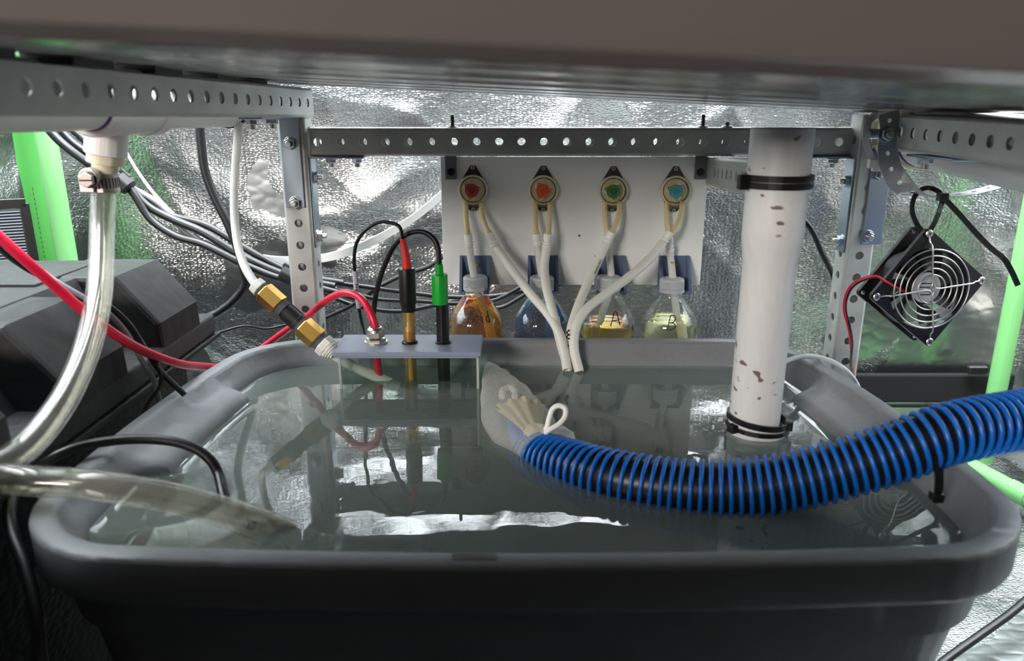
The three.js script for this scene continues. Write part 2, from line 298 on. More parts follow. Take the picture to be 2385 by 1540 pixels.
bracket('small bolted plate under the right side beam above the white pipe', [{ p: W(0.372, 0.0385, 0.665), s: [0.026, 0.0022, 0.075] }],
  [[W(0.363, 0.0396, 0.675), DY]], 'bolted_plate');

// ---------------------------------------------------------------- the white tray above
{
  const tilt = -Math.atan(0.0467), cx = 0.0675, TRW = 0.685, t = thing('grow_tray', 'large grey plastic grow tray with ribbed underside overhead', 'tray', W(cx, -(0.0138 - 0.0467 * cx), 0.55));
  const w = TRW, y0 = 0.004, loc = g => { g.rotateZ(tilt); g.translate(cx, HC + 0.0138 - 0.0467 * cx, 0); return g; };
  const prof = [];                                              // (D, y) outline of the shell, rounded lower front and back edges
  const R = 0.016, D0 = 0.30, D1 = 0.906;
  for (let i = 0; i <= 8; i++) { const a = Math.PI + i / 8 * Math.PI / 2; prof.push([D0 + R + R * Math.cos(a), y0 + R + R * Math.sin(a)]); }
  for (let i = 0; i <= 8; i++) { const a = 1.5 * Math.PI + i / 8 * Math.PI / 2; prof.push([D1 - R + R * Math.cos(a), y0 + R + R * Math.sin(a)]); }
  prof.push([D1, 0.12], [D1 - 0.004, 0.12], [D1 - 0.004, 0.02], [D0 + 0.004, 0.02], [D0 + 0.004, 0.12], [D0, 0.12]);
  const g = toCreasedNormals(NI(ext(prof, w)), 0.5); g.rotateY(Math.PI / 2); g.translate(-w / 2, 0, 0);
  part('shell', loc(g), mat.tray, t);
  for (const s of [-1, 1]) part('end_wall', loc(move(rbox(0.004, 0.10, D1 - D0 - 0.01, 0.001, 1), V(s * (w / 2 - 0.002), 0.07, -(D0 + D1) / 2))), mat.tray, t);
  for (let D = 0.365; D < 0.88; D += 0.1) { const q = []; for (let i = 0; i <= 8; i++) { const a = i / 8 * Math.PI; q.push([0.026 * Math.cos(a), -0.0014 * Math.sin(a)]); } const r = toCreasedNormals(NI(ext(q, w - 0.02)), 0.6); r.rotateY(Math.PI / 2); r.translate(-w / 2 + 0.01, y0 + 0.0003, -D); part('rib', loc(r), mat.tray, t); }
  for (const D of [0.37, 0.465, 0.565, 0.677, 0.765]) part('foot', loc(move(rbox(0.03, 0.0056, 0.046, 0.001, 1), V(-w / 2 + 0.016, y0 - 0.0022, -D))), mat.blackMatte, t);
}

// ---------------------------------------------------------------- tub and water
const RIM = HC - 0.235, WATER = HC - 0.2595, TCX = 0.008;
function outline(n) {                                          // rounded rectangle with bowed sides, (x, D), counter-clockwise seen from above
  const pts = [], corner = (cx, cy, r, a0) => { for (let i = 0; i <= 24; i++) { const a = a0 + i / 24 * Math.PI / 2; pts.push([cx + r * Math.cos(a), cy + r * Math.sin(a)]); } };
  const a = 0.300, b = 0.284, f0 = 0.365, f1 = 0.772, r = 0.064, q = 0.072;
  const line = (p, s) => { const l = pts[pts.length - 1]; for (let i = 1; i < 24; i++) pts.push([l[0] + (p[0] - l[0]) * i / 24, l[1] + (p[1] - l[1]) * i / 24]); };
  corner(a - r, f0 + r, r, -Math.PI / 2); line([b, f1 - q]); corner(b - q, f1 - q, q, 0); line([-b + q, f1]); corner(-b + q, f1 - q, q, Math.PI / 2); line([-a, f0 + r]); corner(-a + r, f0 + r, r, Math.PI); line([a - r, f0]);
  const c = new THREE.CatmullRomCurve3(pts.map(([x, d]) => {
    const u = x / a, v = (d - 0.57) / 0.2; let X = x, Dd = d;
    X += Math.sign(x) * 0.016 * Math.max(0, 1 - v * v) * smooth(0.15, 0.26, Math.abs(x)); Dd += (d < 0.5 ? -0.014 : 0.006) * Math.max(0, 1 - u * u) * smooth(0.5, 0.9, Math.abs(v));
    return V(X + TCX, 0, Dd);
  }), true, 'centripetal').getSpacedPoints(n); c.pop(); return c;
}
const ON = 300, OUT = outline(ON);
const ONORM = OUT.map((p, i) => { const a = OUT[(i + ON - 1) % ON], b = OUT[(i + 1) % ON], t = b.clone().sub(a).normalize(); return V(-t.z, 0, t.x); }); // inward
if (ONORM[0].dot(V(TCX, 0, 0.57).sub(OUT[0])) < 0) ONORM.forEach(n => n.negate());
const bulge = OUT.map(p => (Math.abs(p.x - TCX) > 0.25 ? 1 : 0) * smooth(0.495, 0.508, p.z) * (1 - smooth(0.655, 0.668, p.z)));
function rimRings(levels, seg = ON) {                          // levels: [inset, drop, bulge share]
  const pos = [], idx = [], uv = [];
  levels.forEach(([ins, drop, bu = 0], k) => { for (let i = 0; i <= seg; i++) { const j = i % seg, e = ins + bu * bulge[j]; pos.push(OUT[j].x + ONORM[j].x * e, HC - drop, -(OUT[j].z + ONORM[j].z * e)); uv.push(i / seg * 8, drop * 4 + ins * 4); } });
  const m = seg + 1; for (let k = 0; k < levels.length - 1; k++) for (let i = 0; i < seg; i++) { const a = k * m + i, b = a + m; idx.push(a, a + 1, b, b, a + 1, b + 1); }
  const g = new THREE.BufferGeometry(); g.setAttribute('position', new THREE.Float32BufferAttribute(pos, 3)); g.setAttribute('uv', new THREE.Float32BufferAttribute(uv, 2)); g.setIndex(idx); return toCreasedNormals(g.toNonIndexed(), 0.75);
}
function disc(levelIns, drop, up) { const pos = []; const c = V(TCX, HC - drop, -0.57); for (let i = 0; i < ON; i++) { const f = k => V(OUT[k].x + ONORM[k].x * levelIns, HC - drop, -(OUT[k].z + ONORM[k].z * levelIns)); const a = f(i), b = f((i + 1) % ON); for (const q of up ? [c, a, b] : [c, b, a]) pos.push(q.x, q.y, q.z); } const g = new THREE.BufferGeometry(); g.setAttribute('position', new THREE.Float32BufferAttribute(pos, 3)); g.computeVertexNormals(); return g; }
{
  const t = thing('storage_tub', 'large grey plastic tub with a rolled rim, filled with water', 'tub', V(TCX, 0, -0.57));
  const outer = [[0.050, 0.505], [0.047, 0.50], [0.034, 0.345], [0.030, 0.343], [0.022, 0.300], [0.0165, 0.298], [0.0125, 0.2665], [0.0025, 0.2655], [0.0010, 0.264], [0, 0.2615], [0, 0.2375], [0.0006, 0.2357], [0.0018, 0.235]];
  const inner = [[0.0125, 0.2350], [0.0143, 0.2356], [0.0155, 0.2375], [0.0180, 0.2430, 0.0015], [0.0205, 0.2462, 0.006], [0.0235, 0.2495, 0.017], [0.0265, 0.2535, 0.0215], [0.0300, 0.2640, 0.022], [0.0325, 0.2945, 0.022], [0.0370, 0.2975, 0.018], [0.0385, 0.30, 0.017], [0.0440, 0.345, 0.012], [0.0470, 0.347, 0.01], [0.0560, 0.495]];
  { const c = at(1105, 1299, 0.3605); c.y = RIM; const q = []; for (let i = 0; i < 24; i++) { const a = i / 24 * 2 * Math.PI, sg = Math.cos(a) > 0 ? 1 : -1; q.push(V(c.x + sg * 0.0105 + 0.0022 * Math.cos(a), RIM + 0.0001, c.z + 0.0022 * Math.sin(a))); } part('rim_slot', [tube(q, 0.0006, { n: 80, rad: 8, closed: true }), move(rbox(0.021, 0.0006, 0.0016, 0.0002, 1), V(c.x, RIM + 0.0004, c.z))], mat.tub, t); }
  part('tub_shell', [rimRings([...outer, ...inner]), disc(0.056, 0.495, true), disc(0.050, 0.505, false)], mat.tub, t);
}
{
  const rings = 70, pos = [], idx = [], uv = [], m = ON + 1;
  for (let k = 0; k <= rings; k++) { const s = k / rings; for (let i = 0; i <= ON; i++) { const j = i % ON, e = 0.0287 + 0.0218 * bulge[j], x = OUT[j].x + ONORM[j].x * e, d = OUT[j].z + ONORM[j].z * e, X0 = TCX + (x - TCX) * s, D = 0.57 + (d - 0.57) * s;
    const h = 0.00008 * noise.noise(X0 * 22, D * 26, 3) + 0.00007 * noise.noise(X0 * 40, D * 60, 8) + 0.00002 * noise.noise(X0 * 110, D * 170, 5), men = 0.0022 * Math.pow(smooth(0.975, 1, s), 2);
    pos.push(X0, WATER + h * (1 - s * s * 0.5) + men, -D); uv.push(X0, D); } }
  for (let k = 0; k < rings; k++) for (let i = 0; i < ON; i++) { const a = k * m + i, b = a + m; idx.push(a, b, a + 1, b, b + 1, a + 1); }
  const g = new THREE.BufferGeometry(); g.setAttribute('position', new THREE.Float32BufferAttribute(pos, 3)); g.setAttribute('uv', new THREE.Float32BufferAttribute(uv, 2)); g.setIndex(idx); g.computeVertexNormals();
  if (g.attributes.normal.getY(ON * 30) < 0) { g.index.array.reverse(); g.computeVertexNormals(); }
  const w = shade(new THREE.Mesh(g, mat.water)); w.name = 'water'; w.userData.kind = 'stuff'; tag(w, 'cloudy still water filling the grey tub', 'water'); scene.add(w);
}
// ---------------------------------------------------------------- dosing board, pumps, bottles
const BD = 0.872;                                              // front face of the board
{
  const a = at(1029, 366, BD), b = at(1640, 664, BD), w = 0.3045, h = a.y - b.y, c = V((a.x + at(1648, 366, BD).x) / 2, (a.y + b.y) / 2, -BD - 0.0032);
  const t = thing('pump_board', 'white plastic board hanging under the cross beam, carrying four small pumps', 'board', V(c.x, b.y, c.z));
  part('panel', move(rbox(w, h, 0.0064, 0.0008, 1), c), mat.hdpe, t);
  part('drill_hole', orient(cyl(0.0012, 0.0006, 12, 0.0001), Z, at(1349, 549, BD)), mat.ink, t);
  for (const px of [1050, 1631]) {
    const p = at(px, 389, BD - 0.001), cl = part('clip', [move(rbox(0.0128, 0.0275, 0.0022, 0.0005, 1), V(p.x, p.y, p.z + 0.0006)), move(rbox(0.0128, 0.002, 0.012, 0.0005, 1), V(p.x, p.y + 0.0135, p.z - 0.004))], mat.greyClip, t);
    part('bolt', orient(hex(0.0046, 0.003), Z, at(px, 401, BD - 0.0028), Y), mat.black, cl);
  }
}
const DCOL = [['red', 0xb31222], ['orange', 0xe8500f], ['green', 0x0a7a2a], ['light blue', 0x35a8c4]];
const PUMPX = [[1102, 441, 0.3], [1265, 442, 0.05], [1427, 443, 0.75], [1571, 443, 0.65]];
const housingMat = MP({ color: 0xfbf6e6, roughness: 0.05, transmission: 0.94, thickness: 0, ior: 1.5 });
PUMPX.forEach(([px, py, rot], k) => {
  const c = at(px, py, BD), R = 0.0168;
  const t = thing('dosing_pump', `small clear dosing pump with a ${DCOL[k][0]} rotor on the white board`, 'pump', c, 'dosing pumps on the white board');
  const dia = [[0, 0.0275]]; for (let i = 0; i <= 6; i++) { const a = 0.55 - i * 0.18; dia.push([0.0165 * Math.cos(a), 0.0165 * Math.sin(a)]); }
  dia.push([0.0045, -0.0235], [0, -0.0255], [-0.0045, -0.0235]); for (let i = 0; i <= 6; i++) { const a = 0.55 - (6 - i) * 0.18; dia.push([-0.0165 * Math.cos(a), 0.0165 * Math.sin(a)]); }
  dia[0] = [0.0028, 0.0268]; dia.push([-0.0028, 0.0268]);
  part('mount_plate', move(ext(dia, 0.0016, 0.0003), c), mat.darkSteel, t);
  for (const y of [0.0243, -0.0228]) { const s = part('screw', orient(cyl(0.0023, 0.0014, 16, 0.0006), Z, V(c.x, c.y + y, c.z + 0.0016)), mat.steel, t); part('screw_slot', [move(rbox(0.0026, 0.0006, 0.0003, 0.0001, 1), V(c.x, c.y + y, c.z + 0.0031)), move(rbox(0.0006, 0.0026, 0.0003, 0.0001, 1), V(c.x, c.y + y, c.z + 0.0031))], mat.ink, s); }
  const ring = lathe([[R, 0], [R, 0.005], [R - 0.0012, 0.0058], [R - 0.0022, 0.0056], [R - 0.0022, 0]], 48, 0.6);
  part('back_ring', orient(ring, Z, V(c.x, c.y, c.z + 0.002)), mat.cream, t);
  const hs = lathe([[R - 0.0028, 0.001], [R - 0.0028, 0.0135], [R - 0.0036, 0.0148], [R - 0.0055, 0.0152], [R - 0.0066, 0.0142], [R - 0.0068, 0.0135], [0.0024, 0.0135], [0.002, 0.0142], [0, 0.0142]], 48, 0.6);
  const sp = []; for (const s of [-1, 1]) sp.push(move(rbox(0.0052, 0.0105, 0.010, 0.0012, 2), V(c.x + s * 0.0079, c.y - 0.0165, c.z + 0.0075))); sp.push(move(rbox(0.0125, 0.0075, 0.006, 0.0008, 2), V(c.x, c.y - 0.0155, c.z + 0.006)));
  part('housing', [orient(hs, Z, V(c.x, c.y, c.z + 0.002)), ...sp], housingMat, t);
  part('backing', orient(cyl(R - 0.0034, 0.004, 40), Z, V(c.x, c.y, c.z + 0.0022)), mat.cream, t);
  const lob = []; for (let i = 0; i < 72; i++) { const a = i / 72 * 2 * Math.PI, q = Math.pow(0.5 + 0.5 * Math.cos(3 * (a - rot)), 7); const r = 0.0076 + 0.0028 * q; lob.push([r * Math.cos(a), r * Math.sin(a)]); }
  const rm = M({ color: DCOL[k][1], roughness: 0.4 }), rc = V(c.x - 0.001, c.y, c.z + 0.0128);
  const ro = part('rotor', move(ext(lob, 0.0016, 0.0003), rc), rm, t);
  part('hub', orient(lathe([[0, 0], [0.0034, 0], [0.0034, 0.0016], [0.0026, 0.0018], [0.0024, 0.0006], [0.0012, 0.0006], [0.001, 0.0014], [0, 0.0014]], 24, 0.6), Z, V(rc.x, rc.y, rc.z + 0.0017)), rm, ro);
  for (let i = 0; i < 3; i++) { const a = rot + i * 2.094; part('roller', orient(cyl(0.0033, 0.008, 20, 0.0005), Z, V(rc.x + 0.0074 * Math.cos(a + 0.25), rc.y + 0.0074 * Math.sin(a + 0.25), rc.z - 0.0088)), mat.nylon, ro); part('pin', orient(cyl(0.0008, 0.0005, 10, 0.0001), Z, V(rc.x + 0.0087 * Math.cos(a), rc.y + 0.0087 * Math.sin(a), rc.z + 0.0018)), mat.amberTube, ro); part('pin', orient(cyl(0.0006, 0.0005, 10, 0.0001), Z, V(rc.x + 0.0052 * Math.cos(a + 1.05), rc.y + 0.0052 * Math.sin(a + 1.05), rc.z + 0.0018)), mat.amberTube, ro); }
});
function printOn(P, r, i0, i1, text, across, parent, name = 'printed_text', size = 40) {   // lettering printed along a tube, on the side that faces -across
  const cv = document.createElement('canvas'); cv.width = 512; cv.height = 64; const x = cv.getContext('2d'); x.fillStyle = '#fff'; x.fillRect(0, 0, 512, 64); x.fillStyle = '#000'; x.font = `bold ${size}px sans-serif`; x.textBaseline = 'middle'; x.textAlign = 'center'; x.fillText(text, 256, 34);
  const a = x.getImageData(0, 0, 512, 64).data, d = new Uint8Array(512 * 64 * 4); for (let j = 0; j < 64; j++) for (let i = 0; i < 512; i++) { const v = 255 - a[(j * 512 + i) * 4], k = ((63 - j) * 512 + i) * 4; d[k] = d[k + 1] = d[k + 2] = v; d[k + 3] = 255; }
  const tx = new THREE.DataTexture(d, 512, 64); tx.magFilter = THREE.LinearFilter; tx.needsUpdate = true;
  const Q = P.slice(i0, i1 + 1), { T } = frames(Q), pos = [], uv = [], idx = []; 
  Q.forEach((p, i) => { const f = across.clone(); f.addScaledVector(T[i], -f.dot(T[i])).normalize(); const s = T[i].clone().cross(f); for (let k = 0; k <= 8; k++) { const b = (k / 8 - 0.5) * 1.5; const q = p.clone().addScaledVector(f, (r + 0.00008) * Math.cos(b)).addScaledVector(s, (r + 0.00008) * Math.sin(b)); pos.push(q.x, q.y, q.z); uv.push(i / (Q.length - 1), 1 - k / 8); } });
  for (let i = 0; i < Q.length - 1; i++) for (let k = 0; k < 8; k++) { const a = i * 9 + k, b = a + 9; idx.push(a, b, a + 1, b, b + 1, a + 1); }
  const g = new THREE.BufferGeometry(); g.setAttribute('position', new THREE.Float32BufferAttribute(pos, 3)); g.setAttribute('uv', new THREE.Float32BufferAttribute(uv, 2)); g.setIndex(idx); g.computeVertexNormals();
  return part(name, NI(g), M({ color: 0x1a1a1c, roughness: 0.6, alphaMap: tx, alphaTest: 0.4, side: THREE.DoubleSide }), parent);
}
function fitting(parent, a, b) {                               // two-piece white tube connector from a to b
  const d = b.clone().sub(a), L = d.length(); d.normalize();
  const rib = []; for (let i = 0; i < 10; i++) { const u = i / 10 * 2 * Math.PI; rib.push(orient(rbox(0.0016, L * 0.42, 0.001, 0.0003, 1), d, a.clone().addScaledVector(d, L * 0.26).add(V(0, 0, 0)), V(Math.cos(u), 0.001, Math.sin(u)))); }
  const nutG = orient(lathe([[0, 0], [0.0042, 0], [0.0048, 0.0006], [0.0048, L * 0.46], [0.0042, L * 0.48], [0, L * 0.48]], 10, 0.2), d, a.clone());
  const f = part('fitting', nutG, mat.nylon, parent);
  part('collar', orient(lathe([[0, 0], [0.0036, 0], [0.0036, L * 0.08], [0.0052, L * 0.1], [0.0052, L * 0.2], [0.0040, L * 0.23], [0.0040, L * 0.3], [0.0050, L * 0.32], [0.0050, L * 0.42], [0.0042, L * 0.5], [0, L * 0.5]], 18, 0.5), d, a.clone().addScaledVector(d, L * 0.48)), mat.nylon, f);
}
// each pump: a soft amber pair, a supply straw down into its bottle, a white delivery tube to the tub
const BOT = [
  { px: 1107, top: 637, d: 0.846, liquid: 0xe07818, abs: [0.95, 0.62, 0.10, 0.024], level: 690, word: 'Acid', name: 'orange liquid' },
  { px: 1262, top: 638, d: 0.846, liquid: 0x1446b4, abs: [0.10, 0.36, 0.60, 0.024], level: 700, word: 'P  e', name: 'blue liquid' },
  { px: 1418, top: 637, d: 0.846, liquid: 0xb89030, abs: [0.88, 0.70, 0.26, 0.036], level: 748, word: 'A', name: 'amber liquid' },
  { px: 1566, top: 642, d: 0.846, liquid: 0xc4c070, abs: [0.90, 0.89, 0.60, 0.040], level: 741, word: 'B', name: 'pale yellow green liquid' },
];
const LINES = [
  { in: [[1085, 470], [1085, 500], [1087, 525], [1090, 550]], fi: [[1090, 546], [1093, 576]], straw: [[1093, 574, .85], [1097, 605, .848], [1105, 645, .846], [1112, 680, .846], [1126, 735, .846], [1140, 800, .846]],
    out: [[1121, 474], [1123, 500], [1129, 522], [1139, 546]], fo: [[1138, 543], [1153, 573]], line: [[1152, 571, .848], [1185, 618, .838], [1232, 680, .815], [1277, 733, .79], [1303, 778, .765], [1315, 822, .748], [1321, 862, .735]] },
  { in: [[1246, 472], [1246, 500], [1247, 525], [1249, 546]], fi: [[1249, 544], [1252, 573]], straw: [[1252, 571, .85], [1256, 605, .848], [1262, 645, .846], [1268, 680, .846], [1276, 735, .846], [1277, 800, .846]],
    out: [[1281, 472], [1281, 500], [1279, 525], [1276, 548]], fo: [[1276, 544], [1273, 577]], line: [[1273, 574, .848], [1268, 620, .838], [1273, 670, .815], [1287, 725, .79], [1300, 775, .772], [1312, 820, .757], [1324, 856, .748]] },
  { in: [[1408, 472], [1409, 500], [1411, 525], [1415, 548]], fi: [[1416, 548], [1419, 580]], straw: [[1418, 578, .862], [1420, 605, .858], [1423, 645, .85], [1416, 690, .846], [1400, 740, .846], [1388, 800, .846]],
    out: [[1443, 472], [1442, 495], [1436, 518], [1424, 544]], fo: [[1425, 540], [1411, 572]], line: [[1412, 569, .842], [1390, 615, .832], [1360, 680, .808], [1338, 738, .785], [1328, 780, .768], [1331, 825, .755], [1338, 864, .744]] },
  { in: [[1552, 472], [1553, 500], [1554, 525], [1557, 550]], fi: [[1557, 548], [1561, 588]], straw: [[1560, 584, .862], [1563, 610, .858], [1567, 650, .85], [1571, 690, .846], [1577, 740, .846], [1583, 800, .846]],
    out: [[1589, 472], [1587, 495], [1578, 522], [1562, 546]], fo: [[1562, 540], [1541, 568]], line: [[1543, 566, .842], [1522, 594, .832], [1475, 637, .81], [1415, 682, .79], [1365, 722, .772], [1341, 765, .757], [1337, 812, .747], [1349, 866, .735]] },
];
const ROT = ['red', 'orange', 'green', 'light blue'];
LINES.forEach((L, k) => {
  const D0 = BD - 0.0085, df = [BD - 0.024, BD - 0.024, BD - 0.012, BD - 0.012][k], p = q => q.map(([x, y, d], i) => at(x, y, d ?? D0));
  const ip = L.in.map(([x, y], i) => at(x, y, D0 + (df - D0) * i / 3)), op = L.out.map(([x, y], i) => at(x, y, D0 + (BD - 0.027 - D0) * i / 3));
  const t = thing('supply_tube', `suction tube from the pump with the ${ROT[k]} rotor down into its bottle`, 'tube', at(L.in[3][0], L.in[3][1], df), 'suction tubes into the bottles');
  part('soft_tube', tube(ip, 0.0030, { scale: u => 1 + 0.28 * smooth(0.82, 0.95, u) }), mat.amberTube, t);
  fitting(t, at(...L.fi[0], df), at(...L.fi[1], df));
  const st = curve(p(L.straw)).getSpacedPoints(60); part('straw', sweep(st, circ(0.0042, 14)), mat.straw, t);
  if (k === 3) printOn(st, 0.0042, 4, 12, 'Col', V(0.25, 0.1, 1), t, 'printed_text', 60);
  const o = thing('delivery_tube', `white delivery tube from the ${ROT[k]} rotor pump to the tied tube bundle`, 'tube', at(L.out[3][0], L.out[3][1], BD - 0.027), 'white delivery tubes tied over the tub');
  part('soft_tube', tube(op, 0.0030, { scale: u => 1 + 0.3 * smooth(0.82, 0.95, u) }), mat.amberTube, o);
  fitting(o, at(...L.fo[0], BD - 0.027), at(...L.fo[1], BD - 0.027));
  const dl = curve(L.line.map(q => at(...q))).getSpacedPoints(80), rr = 0.0051;
  const ring = [...circ(rr, 16)]; part('white_tube', [sweep(dl, ring, { caps: false }), sweep(dl.slice(-4), circ(rr * 0.68, 14), { caps: false }), (() => { const e = lathe([[rr * 0.68, 0], [rr * 0.9, 0.0004], [rr, 0]], 18, 0.5); const T = dl[80].clone().sub(dl[79]); return orient(e, T, dl[80]); })()], mat.whiteTube, o);
  if (k === 2) printOn(dl, rr, 4, 26, 'Cole-Parmer', V(0.55, 0.1, 1), o);
});
{
  const c = at(1325, 796, 0.766), pts = []; const ex = at(1350, 790, 0.766).sub(c), ey = V(0, 0.0012, 0.0115);
  for (let i = 0; i < 16; i++) { const a = i / 16 * 2 * Math.PI; pts.push(c.clone().addScaledVector(ex, 0.92 * Math.cos(a)).addScaledVector(ey, Math.sin(a)).add(V(0, -0.002 * Math.sin(a), 0))); }
  const t = thing('twist_tie', 'black wire twist tie around the bundle of white tubes', 'wire tie', c);
  part('loop', tube(pts, 0.0008, { n: 60, rad: 6, closed: true }), mat.black, t);
  const tw = []; for (let i = 0; i <= 24; i++) { const u = i / 24, q = at(1323, 790 - 22 * u, 0.750); tw.push(q.add(V(0.0014 * Math.cos(u * 14), 0, 0.0014 * Math.sin(u * 14)))); }
  part('twist', tube(tw, 0.0008, { n: 60, rad: 6 }), mat.black, t);
}
// bottle holders
[1107, 1264, 1417, 1566].forEach((px, k) => {
  const w = 0.0345, top = at(px, 595, BD).y, bot = at(px, 667, BD).y, x = at(px, 630, BD).x + [0, 0, 0.001, 0.0005][k], h = top - bot;
  const t = thing('bottle_holder', `blue grey bottle holder above the bottle of ${BOT[k].name}`, 'holder', V(x, bot, -BD), 'bottle holders on the white board');
  const pl = part('back_plate', move(rbox(w, h, 0.003, 0.0006, 1), V(x, (top + bot) / 2, -BD + 0.0015)), mat.holder, t);
  for (const y of [0.70, 0.34]) { const s = part('screw', orient(cyl(0.0026, 0.0012, 16, 0.0005), Z, V(x + 0.002, bot + h * y, -BD + 0.003)), mat.brass, pl); }
  for (const s of [-1, 1]) { const g = ext([[0, 0], [0, h], [0.004, h], [0.030, 0]], 0.0026, 0.0003); g.rotateY(-Math.PI / 2); g.translate(x + s * (w / 2 - 0.0012) + 0.0013, bot, -BD); const f = part('side_flange', g, mat.holder, t); part('foot', move(rbox(0.0062, 0.0036, 0.0295, 0.0006, 1), V(x + s * (w / 2 - 0.0034), bot - 0.0012, -BD + 0.0152)), mat.holder, f); }
});
// bottles
function bottleR(y) {                                          // outer radius at height y (m) above the base
  const K = [[0, 0.024], [0.002, 0.0275], [0.006, 0.0305], [0.03, 0.0320], [0.045, 0.0318], [0.118, 0.0320], [0.122, 0.0312], [0.127, 0.0322], [0.132, 0.0322], [0.136, 0.0313], [0.140, 0.0322], [0.146, 0.0321], [0.152, 0.0312], [0.160, 0.0280], [0.168, 0.0228], [0.175, 0.0172], [0.180, 0.0134], [0.184, 0.0126], [0.192, 0.0126]];
  for (let i = 1; i < K.length; i++) if (y <= K[i][0]) { const u = (y - K[i - 1][0]) / (K[i][0] - K[i - 1][0]), s = u; return K[i - 1][1] + (K[i][1] - K[i - 1][1]) * s; } return 0.0126;
}
function bottleShell(r0, y0, y1, top) {                        // lathe with six soft vertical panels on the shoulder
  const P = []; const n = 60; if (y0 === 0) P.push([0, 0.003], [0.016, 0.001]); else P.push([0, y0]);
  for (let i = 0; i <= n; i++) { const y = y0 + (y1 - y0) * i / n; P.push([Math.max(0.001, bottleR(y) - r0), y]); } if (top) P.push([0, y1]);
  const g = new THREE.LatheGeometry(P.map(q => new THREE.Vector2(...q)), 60), p = g.attributes.position;
  for (let i = 0; i < p.count; i++) { const y = p.getY(i), a = Math.atan2(p.getZ(i), p.getX(i)), k = smooth(0.150, 0.162, y) * (1 - smooth(0.168, 0.178, y)), f = 1 - 0.035 * k * (0.5 + 0.5 * Math.cos(6 * a)); p.setX(i, p.getX(i) * f); p.setZ(i, p.getZ(i) * f); }
  g.computeVertexNormals(); return g.toNonIndexed();
}
const STROKES = {                                              // handwriting as pen strokes in a unit box
  A: [[[0, 0], [0.5, 1], [0.62, 1], [1, 0.05]], [[0.15, 0.38], [0.9, 0.42]]], B: [[[0.2, 0], [0.35, 1]], [[0.3, 0.98], [0.75, 1], [0.95, 0.8], [0.7, 0.55], [0.32, 0.5]], [[0.32, 0.5], [0.85, 0.45], [0.95, 0.2], [0.6, 0.02], [0, 0.02]]],
  c: [[[0.8, 0.6], [0.3, 0.62], [0.1, 0.3], [0.4, 0.04], [0.95, 0.06]]], i: [[[0.5, 0.6], [0.5, 0]], [[0.5, 0.85], [0.52, 0.9]]], d: [[[0.75, 0.5], [0.3, 0.55], [0.15, 0.2], [0.5, 0.02], [0.8, 0.3]], [[0.75, 1], [0.82, 0]]],
  P: [[[0.25, 0], [0.3, 1]], [[0.1, 0.95], [0.8, 1], [0.95, 0.7], [0.35, 0.5]]], e: [[[0.15, 0.3], [0.85, 0.35], [0.6, 0.62], [0.2, 0.45], [0.25, 0.08], [0.9, 0.06]]], ' ': [],
};
